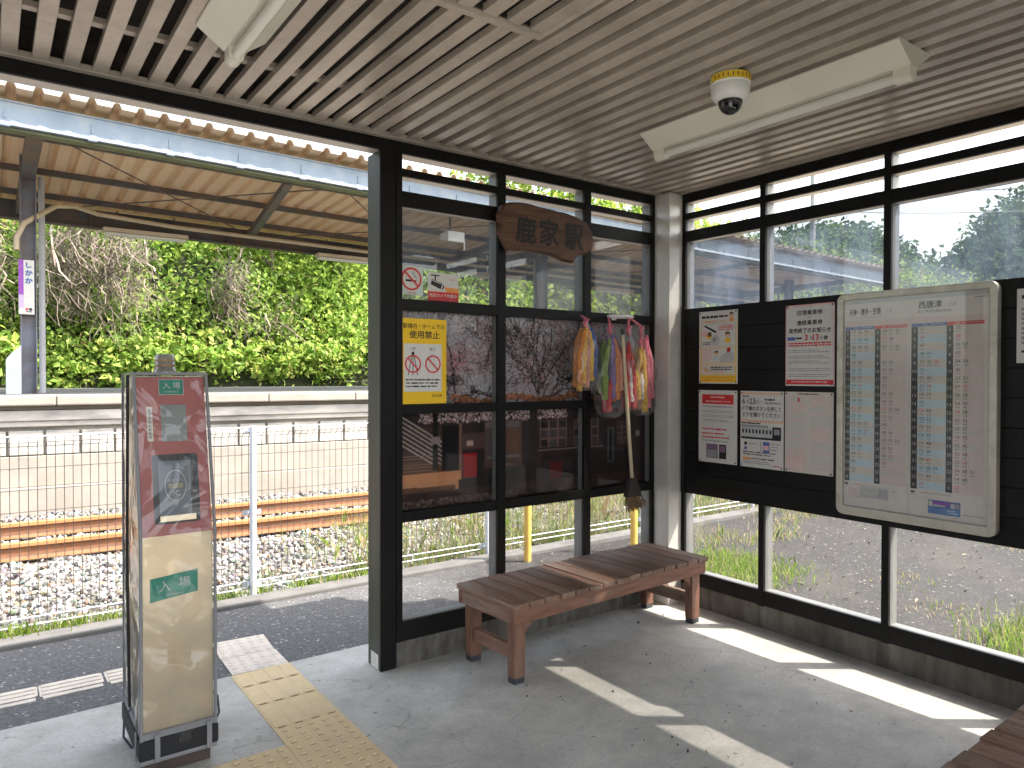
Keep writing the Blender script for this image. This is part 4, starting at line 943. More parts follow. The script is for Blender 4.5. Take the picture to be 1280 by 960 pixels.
for xs, sg in ((cxa-.012, -1), (cxb+.010, 1)): cb.tube([(xs, -.25, .24), (xs+sg*.03, -.27, .21), (xs+sg*.034, -.28, .14), (xs+sg*.004, -.29, .09)], .0045, 6)
cb.build('strap_tail', RUBBER, tv)

# ------------------------------------------------------------------ tactile paving
TACY = mat('tactile_yellow', (.64, .49, .28), .75, .1, 4, bump=.2, bscale=60, col2=(.48, .37, .24), scale2=3, fac2=(.5, .75))
TACP = mat('tactile_pale', (.66, .58, .49), .8, .14, 6, bump=.2, bscale=60, col2=(.38, .33, .29), scale2=4, fac2=(.5, .75))
def bar_mat(x0, y0, along, label, m_, z=.0045, L=.30, W=.30, bars=4, gaps=1, grp='tactile guide mats', lift=0.):
    mb = MB(); mb.box(x0, x0+W, y0, y0+L, z-.004, z)
    for i in range(bars):
        p = (i+.5)/bars
        if along == 'y': xc = x0+W*p; mb.box(xc-.022, xc+.022, y0+.012, y0+L-.012, z+.0002, z+.005)
        else: yc = y0+L*p; mb.box(x0+.012, x0+W-.012, yc-.022, yc+.022, z+.0002, z+.005)
    o = mb.build('tactile_mat', m_, bevel=.002); centre(o); return tag(o, label, 'tactile paving', grp)
def rib_mat(y0, L, label):
    mb = MB(); x0, W = -2.925, .312; mb.box(x0, x0+W, y0, y0+L-.002, -.001, .004)
    for i in range(4):
        xc = x0+W*(i+.5)/4; mb.extr([(xc-.033, .0042), (xc+.033, .0042), (xc+.027, .0072), (xc-.027, .0072)], 'y', y0+.012, y0+L-.014)
        mb.box(xc-.018, xc+.018, y0+.0035, y0+.0115, .0042, .0046, 1)
    return tag(centre(mb.build('tactile_mat', [TACY, P_BR])), label, 'tactile paving', 'yellow ribbed mats in the strip')
rib_mat(.222, .193, 'short yellow ribbed mat at the concrete edge, touching the pale dotted mat')
rib_mat(-.022, .243, 'middle yellow ribbed mat between the concrete edge and the yellow dotted mats')
rib_mat(-.302, .279, 'yellow ribbed mat touching the yellow dotted mats')
def ydot_mat(x0, y0, label):
    mb = MB(); mb.box(x0, x0+.312, y0, y0+.298, -.001, .004)
    for a in range(5):
        for b in range(5):
            xc, yc = x0+.036+a*.06, y0+.03+b*.06; mb.lathe([(.015, 0), (.010, .004), (0, .0045)], (xc, yc, .0042), 10)
            mb.add([(xc-.013, yc-.018, .0046), (xc+.013, yc-.018, .0046), (xc+.011, yc-.0125, .0046), (xc-.011, yc-.0125, .0046)], [(0, 1, 2, 3)], 1)
    return tag(centre(mb.build('tactile_mat', [TACY, P_BR])), label, 'tactile paving', 'yellow dotted mats')
ydot_mat(-2.925, -.602, 'yellow dotted mat straight below the ribbed strip')
ydot_mat(-3.239, -.76, 'yellow dotted mat beside the ticket validator, cut by the lower picture edge')
ydot_mat(-2.925, -.902, 'yellow dotted mat at the lower picture edge, right hand one')
def gz(y): return float(ground_h(-4., y))
for x0, W_, lab_ in ((-4.06, .30, 'pale ribbed mat on the asphalt at the left picture edge'), (-3.755, .29, 'pale ribbed mat on the asphalt, second from the left picture edge'), (-3.455, .30, 'pale ribbed mat on the asphalt, half hidden behind the ticket validator')):
    o = bar_mat(x0, .73, 'x', lab_, TACP, z=.012, W=W_, L=.25); o.rotation_euler = (R_(-3.0), 0, R_(random.uniform(-1, 1))); o.location.z = gz(.85)-.004
def dot_mat(x0, y0, label, lift):
    mb = MB(); mb.box(x0, x0+.30, y0, y0+.28, .0, .006)
    for a in range(5):
        for b in range(5): mb.lathe([(.018, 0), (.014, .004), (0, .005)], (x0+.03+a*.06, y0+.03+b*.055, .0062), 10)
    o = mb.build('tactile_mat', TACP); centre(o); tag(o, label, 'tactile paving', 'pale dotted warning mats'); return o
o = dot_mat(-2.905, .425, 'pale dotted warning mat touching the yellow strip', 0); o.location.z = gz(.56)+.002; o.rotation_euler = (R_(-2.5), 0, R_(-3))
o = dot_mat(-2.885, .735, 'pale dotted warning mat on the asphalt with a curled front edge', 0); o.location.z = gz(.87)+.006; o.rotation_euler = (R_(.5), 0, R_(-4))

# ------------------------------------------------------------------ wire fence and yellow posts
FY = 2.10
fe = thing('wire_fence', (0, FY, -.1), 'white wire mesh fence running along the track side of the path', 'fence')
wi = MB(); xs = np.arange(-6.2, 11, .05)
for x in xs:
    wi.tube([(x, FY, -.03), (x, FY, 1.13), (x, FY-.05, 1.165), (x, FY, 1.20)], .0026, 3, cap=False, sm=False)
wi.build('vertical_wires', FENCEWIRE, fe); wi = MB()
for z in list(np.arange(.142, 1.15, .142)) + [1.165]: wi.tube([(-6.2, FY-.004 if z != 1.165 else FY-.05, z), (11, FY-.004 if z != 1.165 else FY-.05, z)], .0026, 3, cap=False, sm=False)
wi.build('horizontal_wires', FENCEWIRE, fe); wi = MB()
for z in (-.03, .02, 1.20): wi.tube([(-6.2, FY-.01, z), (11, FY-.01, z)], .006, 5, cap=False)
wi.build('rails', FENCEW, fe)
for i, x in enumerate((-4.35, -2.33, -.17, 1.9, 3.9, 5.9, 7.9, 9.9)):
    p = MB(); p.tube([(x, FY-.045, -.25), (x, FY-.045, 1.215)], .0245, 14); po_ = p.build('fence_post', FENCEW, fe)
    for z in (-.0, .55, 1.17): q_ = MB(); q_.box(x-.07, x+.07, FY-.012, FY+.006, z-.018, z+.018); q_.tube([(x-.04, FY-.03, z), (x+.04, FY-.03, z)], .017, 8); q_.build('clamp', FENCEW, po_)
for x, lab_ in ((-.03, 'yellow pipe post outside behind the middle window pane'), (1.07, 'yellow pipe post outside seen beside the broom head')):
    p = MB(); yv = 1.62 if x < .5 else 1.37; p.tube([(x, yv, -.2), (x, yv, .80)], .034, 16); tag(centre(p.build('yellow_post', YELLOW)), lab_, 'post', 'yellow posts outside')

# ------------------------------------------------------------------ track and platform opposite (turned by a few degrees)
TR = R_(-4.2); TO = Vector((-3.87, 4.33, 0)); TM = Matrix.Translation(TO) @ Matrix.Rotation(TR, 4, 'Z')
def placed(o): o.matrix_world = TM; return o
rp = [(-.064, -.063), (.064, -.063), (.064, -.052), (.012, -.038), (.009, -.03), (.009, .045), (.033, .053), (.033, .083), (.028, .09), (-.028, .09), (-.033, .083), (-.033, .053), (-.009, .045), (-.009, -.03), (-.012, -.038), (-.064, -.052)]
for yl, lab_ in ((0, 'rusty rail nearer to the shelter, laid in white ballast'), (1.067, 'rusty rail farther from the shelter, along the platform wall')):
    r = MB(); r.extr([(y+yl, z) for y, z in rp], 'x', -7, 25)
    for i, f in enumerate(r.f[:16]):
        if i in (4, 5, 12, 13, 14, 3): r.mi[i] = 1
    o = r.build('rail', [RUST, RUSTD]); placed(o); tag(o, lab_, 'rail', 'rusty running rails')
sl_ = MB()
for i in range(58): sl_.box(-7+i*.55, -6.78+i*.55, -.45, 1.52, -.2, -.10)
stl = tag(placed(sl_.build('track_sleepers', mat('sleeper', (.12, .09, .07), .9, .3, 8))), 'row of weathered sleepers half buried in the ballast under the rails', 'sleepers'); stuff(stl)
tb = MB(); tb.extr([(-1.75, -.2), (-1.2, -.145), (-.5, -.11), (1.6, -.105), (2.05, -.09), (2.05, -.3), (-1.75, -.3)], 'x', -7, 25)
struct(placed(tb.build('track_bed', mat('ballast_bed', (.13, .12, .11), .95, .5, 30, bump=1., bscale=40))))
# ballast stones
ico = bmesh.new(); bmesh.ops.create_icosphere(ico, subdivisions=1, radius=1.); iv = np.array([v.co[:] for v in ico.verts]); if_ = np.array([[v.index for v in f.verts] for f in ico.faces]); ico.free()
N = 24000
xl = np.concatenate([rng.uniform(-1.6, 5.5, 21000), rng.uniform(5.5, 14, 3000)]); yl = rng.uniform(-1.9, 2.03, N)
zl = np.interp(yl, [-1.9, -1.2, -.5, 1.6, 2.05], [-.19, -.14, -.098, -.092, -.07]) + rng.uniform(-.01, .018, N)
zl += np.where(yl > 1.35, .06*(yl-1.35)/.7, 0)
keep = (abs(yl) > .075) & (abs(yl-1.067) > .075); xl, yl, zl = xl[keep], yl[keep], zl[keep]; N = len(xl)
sz = rng.uniform(.012, .029, N)
R3 = rng.normal(size=(N, 3, 3)); R3, _ = np.linalg.qr(R3)
sc3 = rng.uniform(.65, 1.25, (N, 1, 3)); jit = rng.uniform(.78, 1.2, (N, len(iv), 1))
P3 = np.einsum('nvk,nkl->nvl', iv[None]*jit*sc3*sz[:, None, None], R3) + np.stack([xl, yl, zl], 1)[:, None]
g = rng.uniform(.13, .46, (N, 1))*np.array([1, .97, .93]) + rng.normal(size=(N, 3))*.015
dk = rng.random(N) < .13; g[dk] *= .35; bn = rng.random(N) < .12; g[bn] *= np.array([.9, .68, .5])
cols = np.repeat(np.clip(g, .03, .75), len(iv), axis=0)
FF = (if_[None] + (np.arange(N)*len(iv))[:, None, None]).reshape(-1, 3)
stuff(tag(placed(np_mesh('ballast', P3.reshape(-1, 3), FF, STONE, cols)), 'pale crushed stone ballast around the rails', 'ballast'))
# platform
pf = thing('platform', (0, 0, 0), 'pale concrete railway platform across the track with a block panel wall', 'platform'); pf.matrix_world = TM; pf['_w'] = (0., 0., 0.)
p = MB(); p.box(-8, 26, 2.10, 7.9, -.2, .30); p.box(-8, 26, 2.16, 7.9, .301, .66); p.build('lower_wall', PALE, pf, bevel=.01)
p = MB(); x = -8.
while x < 26: p.box(x+.014, x+.346, 2.17+random.uniform(-.005, .005), 2.4, .672, .955); x += .36
p.box(-8, 26, 2.23, 7.9, .661, 1.0); p.build('block_course', PALE2, pf, bevel=.008)
p = MB(); p.box(-8, 26, 2.13, 7.9, 1.002, 1.07); p.box(-8, 26, 2.10, 7.9, 1.071, 1.19); p.build('ledge_course', PALE2, pf, bevel=.01)
p = MB(); p.box(-8, 26, 2.18, 7.9, 1.191, 1.245); x = -8.
while x < 26: p.box(x, x+1.195, 2.02, 2.45, 1.246, 1.365); x += 1.2
p.build('coping', PALE, pf, bevel=.018)
p = MB(); p.box(-8, 26, 2.4502, 7.9, 1.2455, 1.360); p.build('platform_surface', mat('platform_asphalt', (.24, .235, .23), .9, .2, 20), pf)

# ------------------------------------------------------------------ canopy over the platform
ca = thing('platform_canopy', (-3.5, 7.8, 1.36), 'long platform canopy with blue-grey gutter and tan corrugated roof across the track', 'canopy')
CX0, CX1 = -9., 15.2
def roof_z(y): return 4.60 + (y-5.70)*(4.33-4.60)/(10.3-5.70)
rs_ = MB(); pitch = .245; prof = [(0, 0), (.05, .0), (.075, .055), (.105, .06), (.13, .055), (.155, 0), (.245, 0)]
x = CX0; pr = []
while x < CX1: pr += [(x+a, b) for a, b in prof[:-1]]; x += pitch
vs = []
for th in (0, .006):
    for y in (5.62, 10.35): vs += [(a, y, roof_z(y)+b+th) for a, b in pr]
n = len(pr); fs = []
for i in range(n-1): fs += [(i, i+1, n+i+1, n+i), (2*n+i, 3*n+i, 3*n+i+1, 2*n+i+1), (i, 2*n+i, 2*n+i+1, i+1), (n+i, n+i+1, 3*n+i+1, 3*n+i)]
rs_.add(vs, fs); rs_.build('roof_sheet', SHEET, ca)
gu = MB(); gu.extr([(5.80, 4.50), (5.80, 4.315), (5.742, 4.248), (5.742, 4.238), (5.96, 4.238), (5.96, 4.52), (5.95, 4.52), (5.95, 4.25), (5.835, 4.25), (5.815, 4.29), (5.815, 4.50)], 'x', CX0, CX1)
gu.box(CX0, CX1, 5.785, 5.81, 4.4985, 4.515)
go = gu.build('gutter', STEELBLUE, ca, bevel=.003)
x = CX0+.4
while x < CX1:
    h_ = MB(); h_.box(x-.008, x+.008, 5.788, 5.7985, 4.32, 4.42); h_.box(x-.045, x+.045, 5.735, 5.80, 4.226, 4.2365); h_.build('gutter_hanger', STEELBLUE, go); x += .80
fa = MB(); fa.box(CX0, CX1, 5.80, 5.95, 4.205, 4.234); fa.build('front_rail', mat('olive_steel', (.11, .12, .06), .6, .2, 4), ca)
pu = MB()
for y in (6.9, 8.3, 9.5): z = roof_z(y); pu.box(CX0, CX1, y-.03, y+.03, z-.085, z-.004)
pu.build('purlins', DARKSTEEL, ca)
be = MB(); be.box(CX0, CX1, 9.93, 9.95, 4.02, 4.27); be.box(CX0, CX1, 9.86, 10.02, 4.0, 4.0195); be.box(CX0, CX1, 9.86, 10.02, 4.2705, 4.29)
for x in np.arange(CX0, CX1, 2.13): be.box(x-.01, x+.01, 9.87, 9.93, 4.02, 4.27)
be.build('rear_beam', DARKSTEEL, ca)
for x in (-3.53, 5.0, 13.5):
    c = MB(); c.box(x-.09, x-.075, 7.68, 7.86, 1.33, 4.45); c.box(x+.075, x+.09, 7.68, 7.86, 1.33, 4.45); c.box(x-.0745, x+.0745, 7.76, 7.78, 1.33, 4.45)
    c.build('column', mat('column_steel', (.15, .155, .19), .55, .2, 3, col2=(.12, .09, .08), scale2=2), ca)
    c = MB(); c.hexa([(x-.08, 5.96, 4.21), (x+.08, 5.96, 4.21), (x+.08, 9.93, 4.06), (x-.08, 9.93, 4.06), (x-.08, 5.96, 4.30), (x+.08, 5.96, 4.30), (x+.08, 9.93, 4.25), (x-.08, 9.93, 4.25)]); c.build('cross_beam', DARKSTEEL, ca)
    c = MB(); c.tube([(x+.17, 8.2, 1.3), (x+.17, 8.2, 4.3)], .04, 10); c.build('drain_pipe', mat('pale_pipe', (.42, .42, .44), .6, .1, 4), ca)
for xa_ in (-.72, 3.5, 9.2): 
    c = MB(); c.hexa([(xa_-.05, 5.96, 4.16), (xa_+.05, 5.96, 4.16), (xa_+.68, 9.93, 4.12), (xa_+.56, 9.93, 4.12), (xa_-.05, 5.96, 4.245), (xa_+.05, 5.96, 4.245), (xa_+.68, 9.93, 4.235), (xa_+.56, 9.93, 4.235)]); c.build('strut', DARKSTEEL, ca)
br_ = MB()
for x in (-3.3, .1, 3.6, 7.0): br_.tube([(x, 6.0, 4.25), (x+3.2, 9.9, 4.2)], .010, 5); br_.tube([(x+3.2, 6.0, 4.24), (x, 9.9, 4.19)], .010, 5)
br_.build('cross_ties', DARKSTEEL, ca)
cd = MB(); cd.tube([(-3.66, 7.60, 3.2), (-3.66, 7.60, 3.35), (-3.58, 7.62, 3.55), (-3.2, 8.1, 3.92), (-2.95, 8.5, 4.03), (-2.6, 9.0, 4.06), (-1.5, 9.3, 4.07), (CX1-1, 9.3, 4.05)], .034, 10); cd.build('conduit', mat('tan_conduit', (.50, .40, .28), .5, .08, 5), ca)
for i, (x0, x1) in enumerate(((-2.47, -1.22), (1.05, 2.3), (4.55, 5.8), (8.1, 9.4))):
    t = thing('canopy_light', ((x0+x1)/2, 9.6, 3.90), ['strip light hung under the canopy beam, nearest the station name plate', 'strip light under the canopy beam, cut by the black doorway post', 'strip light under the canopy seen through the left upper window', 'strip light under the canopy seen through the right upper window'][i], 'strip light', 'strip lights hung under the platform canopy')
    c = MB(); c.box(x0, x1, 9.50, 9.70, 3.925, 3.985); c.build('housing', mat('tan_fixture', (.55, .44, .34), .5, .06, 4), t)
    c = MB(); c.tube([(x0+.03, 9.545, 3.90), (x1-.03, 9.545, 3.90)], .024, 8); c.tube([(x0+.03, 9.655, 3.90), (x1-.03, 9.655, 3.90)], .024, 8); c.build('tube', TUBE, t)
    c = MB(); c.tube([(x0+.2, 9.6, 3.985), (x0+.2, 9.6, 4.27)], .012, 6); c.tube([(x1-.2, 9.6, 3.985), (x1-.2, 9.6, 4.27)], .012, 6); c.build('hanger_rod', DARKSTEEL, t)
def shear(o):
    for c in [x for x in COL.objects if x.parent == o]:
        if c.type == 'MESH':
            for v in c.data.vertices: v.co.z -= .0155*(v.co.x + o['_w'][0] + 3.84)
        if '_w' not in c: c['_w'] = o['_w']
        shear(c)
shear(ca)
for o in COL.objects:
    if o.name.startswith(('canopy_light',)): o.location.z -= .0155*(o.location.x+3.84)
# station name plate on the column
s = Sheet((-3.64, 7.67, 3.085), (1, 0, 0), (0, 0, 1), .002); s.slab(.17, .70, .008, P_W)
s.rect(.0, .0, .055, .62, P_P, 1); s.rect(.0, .45, .055, .70, flat('lilac', (.55, .42, .62)), 2); s.rect(0, .62, .055, .70, P_W, 3)
for i, ch in enumerate('しかか'): s.text(ch, .112, .03+i*.10, .070, None, P_B, 2, bold=.03)
s.text('しかか', .028, .08, .012, .04, P_LG, 3); s.rect(.075, .62, .10, .65, P_R, 2); s.rect(.11, .62, .145, .65, P_K, 2); s.para(.08, .66, .145, .68, 1, P_K, 2)
tag(centre(s.build('station_plate')), 'narrow white and purple vertical station plate on the canopy column', 'sign')
w_ = MB(); w_.box(-3.78, -3.62, 7.50, 7.64, 1.361, 1.80); w_.extr([(-3.78, 1.80), (-3.62, 1.80), (-3.62, 1.98), (-3.72, 1.88)], 'y', 7.5, 7.64)
tag(centre(w_.build('equipment_box', mat('pale_blue_box', (.50, .56, .62), .5, .06, 5))), 'small pale blue box at the foot of the canopy column', 'box')
sp = thing('loudspeaker', (2.10, 6.4, 3.78), 'white boxy loudspeaker under the canopy seen above the camera sticker', 'loudspeaker')
c = MB(); c.hexa([(1.95, 6.3, 3.74), (2.25, 6.3, 3.74), (2.22, 6.6, 3.80), (1.98, 6.6, 3.80), (1.95, 6.3, 3.90), (2.25, 6.3, 3.90), (2.22, 6.6, 3.90), (1.98, 6.6, 3.90)]); c.build('body', WHITEP, sp)
c = MB(); c.tube([(2.1, 6.5, 3.9), (2.1, 6.5, 4.50)], .018, 8); c.build('bracket', DARKSTEEL, sp); c = MB(); c.tube([(2.26, 6.32, 3.76), (2.26, 6.32, 3.62)], .012, 6); c.build('cable', WHITEP, sp)

# ------------------------------------------------------------------ hillside and vegetation behind the platform
def bank_h(x, y):
    t = np.clip(y-12.0, 0, None)
    base = 1.0 + 4.4*(1-np.exp(-t/2.2)) + .06*t
    lift = 1.6*np.clip((x-6)/10, 0, 1)
    return base + lift*np.clip(t/3, 0, 1) + .35*np.sin(x*.9+1)*np.clip(t, 0, 1) + .25*np.sin(x*2.3+y)*np.clip(t, 0, 1) + .18*np.sin(5.1*x-2*y)*np.clip(t, 0, 1)
bx_ = np.arange(-16, 50, .5); by_ = np.concatenate([np.arange(11.6, 17, .3), np.arange(17, 40, 1.5)])
X, Y = np.meshgrid(bx_, by_); Z = bank_h(X, Y); Z[0] = -.3
nx = len(bx_); F = np.array([(j*nx+i, j*nx+i+1, (j+1)*nx+i+1, (j+1)*nx+i) for j in range(len(by_)-1) for i in range(nx-1)])
struct(np_mesh('hillside', np.stack([X.ravel(), Y.ravel(), Z.ravel()], 1), F, mat('hillside_soil', (.035, .04, .018), .95, .4, 1.5), smooth=True))
def bank_leaves(n_cl, per, xr, tr, size, spread, lo, hi, up=.5, off=.35):
    cx = rng.uniform(*xr, n_cl); t = rng.uniform(*tr, n_cl); cy = 12.0+t; cz = bank_h(cx, cy)+rng.uniform(0, off, n_cl); cy = cy-rng.uniform(0, off, n_cl)
    n = n_cl*per; C = np.repeat(np.stack([cx, cy, cz], 1), per, 0) + rng.normal(size=(n, 3))*np.array(spread)
    tone = np.repeat(rng.uniform(.55, 1.25, n_cl), per)[:, None]
    return leaf_arrays(C, rng.uniform(size*.6, size*1.25, n), np.clip(greens(n, lo, hi)*tone, .01, .5), up)
G1, G2 = (.08, .17, .025), (.42, .56, .12)
parts = [bank_leaves(520, 24, (-7, 1.2), (1.2, 3.6), .15, (.26, .20, .20), G1, G2), bank_leaves(420, 22, (-7, 1.4), (.3, 1.3), .13, (.25, .2, .12), G1, G2),
         bank_leaves(900, 26, (1.2, 9), (.3, 3.4), .12, (.30, .24, .24), (.10, .21, .025), (.46, .60, .13)), bank_leaves(260, 22, (1.2, 9), (.3, 3.), .21, (.3, .3, .3), (.10, .19, .02), G2),
         bank_leaves(900, 16, (9, 46), (.2, 5), .26, (.6, .4, .4), (.08, .15, .025), (.32, .40, .08)),
         bank_leaves(700, 14, (-7, 12), (3, 7), .2, (.4, .4, .3), (.08, .14, .02), (.34, .42, .07))]
V = np.concatenate([p[0] for p in parts]); C = np.concatenate([p[2] for p in parts]); F = np.arange(len(V)).reshape(-1, 4)
stuff(tag(np_mesh('ground_cover', V, F, LEAF, C), 'dense sunlit vines and leaves covering the steep bank behind the platform', 'vegetation'))

def bush(x, y, r, h, n, label, lo, hi, size=.11, grp='bushes behind the platform', droop=0.):
    z = max(1.0, float(bank_h(np.array(x), np.array(y)))-.15)
    t = thing('bush', (x, y, z), label, 'bush', grp)
    ncl = max(5, n//26); a = rng.normal(size=(ncl, 3)); a /= np.linalg.norm(a, axis=1)[:, None]; a *= rng.uniform(.35, 1, (ncl, 1))**.5
    cc = a*np.array([r, r*.75, h*.5])+np.array([0, 0, h*.5]); C = np.repeat(cc, n//ncl, 0) + rng.normal(size=(ncl*(n//ncl), 3))*np.array([.16, .14, .09])*max(.6, r)
    tone = np.repeat(rng.uniform(.6, 1.3, ncl), n//ncl)[:, None]; c = np.clip(greens(len(C), lo, hi, 0.)*tone, .01, .5)
    V, F, c4 = leaf_arrays(C, rng.uniform(size*.6, size*1.3, len(C)), c, .7, droop=droop)
    np_mesh('foliage', V, F, LEAF, c4, t)
    mb = MB()
    for i in range(7): e = cc[i % ncl]; mb.tube([(x+rng.normal()*.05, y+rng.normal()*.05, z), (x+e[0]*.5, y+e[1]*.5, z+e[2]*.5+.1), (x+e[0], y+e[1], z+e[2])], [.02, .014, .006], 5)
    mb.build('stems', BARK, t)
BARK = mat('bark', (.12, .095, .07), .9, .3, 8, bump=.4)
blist = [(-3.0, 11.75, .75, .95, 'leafy bush right beside the foot of the canopy column'), (-1.6, 11.7, .8, 1.0, 'bright bush behind the beacon of the ticket validator'), (-.3, 11.75, .8, .85, 'low bush to the right of the ticket validator top'), (1.0, 11.7, .85, 1.1, 'pale green bush in the middle between validator and post'), (2.3, 11.75, .8, 1.0, 'bush just left of the black doorway post'), (-4.4, 11.75, .8, 1.3, 'bush at the left picture edge behind the platform'),
         (4.6, 11.9, 1.0, 1.5, 'bush seen behind the two stickers on glass'), (7.2, 12, 1.1, 1.6, 'bush seen through the middle upper pane')]
for i, (x, y, r, h, lab_) in enumerate(blist): bush(x, y+.55, r*(.85+.3*(i % 3)/2), h*(.75+.5*((i*7) % 5)/4), 1100, lab_, (.12, .24, .035), (.52, .66, .15), .13+.05*((i*3) % 4)/3)

def tree(x, y, z, H, r, label, n=2600, lo=(.09, .17, .02), hi=(.40, .50, .09), size=.2, crown0=.35, droop=.3, grp='trees on the bank', lean=0.):
    t = thing('tree', (x, y, z), label, 'tree', grp)
    tr = MB(); tips = []
    tr.tube([(x, y, z-.3), (x+.1*lean, y, z+H*.3), (x+.35*lean, y+.1, z+H*.6), (x+.6*lean, y, z+H*.9)], [.045*H**.8*.5, .04*H**.8*.42, .03*H**.8*.35, .02], 8)
    for i in range(13):
        f = rng.uniform(crown0*.8, .92); a = rng.uniform(0, 6.28); L = r*rng.uniform(.6, 1.05)*(1.15-f*.6)
        p0 = Vector((x+.6*lean*f, y, z+H*f*.9)); p1 = p0+Vector((math.cos(a)*L*.5, math.sin(a)*L*.5, L*.28)); p2 = p0+Vector((math.cos(a)*L, math.sin(a)*L, L*rng.uniform(.2, .6)))
        tr.tube([p0, p1, p2], [.05, .03, .012], 5); tips += [p1, p2]
    tr.build('trunk', BARK, t)
    ncl = 70; cc = np.array([tips[i % len(tips)][:] for i in range(ncl)]) + rng.normal(size=(ncl, 3))*np.array([r*.3, r*.3, H*.085]); per = n//ncl
    C = np.repeat(cc, per, 0) + rng.normal(size=(ncl*per, 3))*np.array([.30, .30, .2])*r*.45
    tone = np.repeat(rng.uniform(.55, 1.3, ncl), per)[:, None]
    V, F, c4 = leaf_arrays(C-np.array([x, y, z]), rng.uniform(size*.6, size*1.25, len(C)), np.clip(greens(len(C), lo, hi)*tone, .01, .5), .5, droop=droop)
    np_mesh('crown', V, F, LEAF, c4, t)
tree(-1.9, 13.3, 2.8, 3.6, 1.4, 'vine covered tree with dark trunk behind the platform left of centre', size=.14)
tree(1.4, 13.3, 2.8, 3.6, 1.4, 'vine draped tree behind the canopy strut', size=.14)
tree(3.2, 13.7, 3.2, 3.4, 1.5, 'leafy tree behind the platform next to the doorway post', size=.15)
tree(-5.0, 13.5, 3, 3.4, 1.4, 'tree at the far left picture edge behind the canopy column', size=.15)
tree(8.8, 14.5, 4.5, 4.6, 1.8, 'tall tree rising above the canopy over the wooden name board', size=.2)
tree(12.0, 15, 5, 4.4, 2.0, 'tall tree rising above the canopy over the ring hanger', size=.22)
tree(16.5, 14.5, 5, 3.6, 2.0, 'broad tree on the bank seen past the corner column', size=.24)

# dead vine tangles
def vines(x0, x1, y, z0, z1, n, label, seed):
    q = random.Random(seed); n = int(n*1.5); y += .42; t = thing('dead_vines', ((x0+x1)/2, y, z0), label, 'dead vines', 'dead vine tangles hanging on the bank')
    P = []; Fq = []; Cc = []
    for i in range(n):
        x = q.uniform(x0, x1); yb = y+q.uniform(-.45, .25); z = q.uniform(z0+.5*(z1-z0), z1); L = q.uniform(.5, 1.6); dx = q.uniform(-.35, .35); rad = q.uniform(.003, .009) if i % 14 else .02; amp = q.uniform(.05, .3); fr_ = q.uniform(3, 9); dr = q.uniform(.1, 1.)
        col = np.array([.27, .22, .18])*q.uniform(.35, 1.3); pts = []; m_ = 7
        for k_ in range(m_): u = k_/(m_-1); pts.append((x+dx*u+amp*math.sin(fr_*u+i)+q.uniform(-.05, .05), yb+.16*math.cos(4*u+i*2), z-L*u*abs(dr)+.28*math.sin(2.5*u+i)+q.uniform(-.05, .05)))
        o = len(P)
        for p in pts:
            for a in (0, 2.1, 4.2): P.append((p[0]+rad*math.cos(a)-(x0+x1)/2, p[1]+rad*math.sin(a)-y, p[2]-z0)); Cc.append(col)
        for k_ in range(m_-1):
            for a in range(3): Fq.append((o+k_*3+a, o+k_*3+(a+1) % 3, o+(k_+1)*3+(a+1) % 3, o+(k_+1)*3+a))
    np_mesh('stems', np.array(P), np.array(Fq), TWIG, np.array(Cc), t)
vines(-3.1, -1.4, 11.95, 1.9, 4.6, 360, 'grey tangle of dead vines beside the station name plate column', 1)
vines(.0, .5, 12.0, 1.9, 4.2, 75, 'thin curtain of dead vines around the tree behind the canopy strut', 2)
vines(-4.6, -3.7, 12.0, 2.2, 4.3, 120, 'dead vines at the left picture edge behind the canopy', 3)
vines(.9, 1.6, 12.0, 1.7, 3.4, 30, 'few dead stems hanging over the bright bushes left of the post', 4)

# ------------------------------------------------------------------ grass and weeds (uncountable)
def grass_arrays(P, h, cols, wdt=.0035):
    n = len(P); a = rng.uniform(0, 6.28, n); h = np.broadcast_to(h, (n,)); d = np.stack([np.cos(a), np.sin(a), np.zeros(n)], 1); b = rng.normal(size=(n, 3))*.35; b[:, 2] = 1
    b /= np.linalg.norm(b, axis=1)[:, None]; m_ = P + b*h[:, None]*.55; tp_ = P + b*h[:, None] + rng.normal(size=(n, 3))*h[:, None]*.18
    V = np.stack([P-d*wdt, P+d*wdt, m_+d*wdt*.8, tp_, m_-d*wdt*.8], 1).reshape(-1, 3)
    return V, np.arange(5*n).reshape(n, 5), np.repeat(cols, 5, 0)
GP = []; GH = []; GC = []
def patch(n, xr, yr, h, mix, clump=.0, zoff=0.):
    if clump:
        k_ = max(1, n//40); c0 = np.stack([rng.uniform(*xr, k_), rng.uniform(*yr, k_)], 1); p = np.repeat(c0, 40, 0)[:n] + rng.normal(size=(k_*40, 2))[:n]*clump
    else: p = np.stack([rng.uniform(*xr, n), rng.uniform(*yr, n)], 1)
    n = len(p); GP.append(np.column_stack([p, ground_h(p[:, 0], p[:, 1])+zoff])); GH.append(rng.uniform(h*.4, h*1.2, n))
    g = greens(n, (.07, .13, .02), (.26, .36, .05), 0.); dry = np.array([.40, .32, .20])*rng.uniform(.5, 1.2, (n, 1)); k_ = rng.random(n) < mix; g[k_] = dry[k_]; GC.append(g)
patch(7000, (-1.4, 7.5), (2.2, 3.9), .32, .5, .16); patch(3000, (-1.2, 10), (2.15, 2.6), .25, .35, .1); patch(1800, (-4.6, -1.0), (2.04, 2.30), .09, .15, .06, .03)
patch(500, (-3.2, 1.0), (2.4, 2.9), .12, .3, .08); patch(500, (-.6, 1.2), (3.2, 3.9), .2, .1, .1)
patch(3000, (.75, 1.7), (.0, .8), .085, .15, .15); patch(2600, (1.05, 1.9), (-2.5, -1.6), .11, .25, .13); patch(700, (.3, 2.2), (-3, .3), .04, .7, .1)
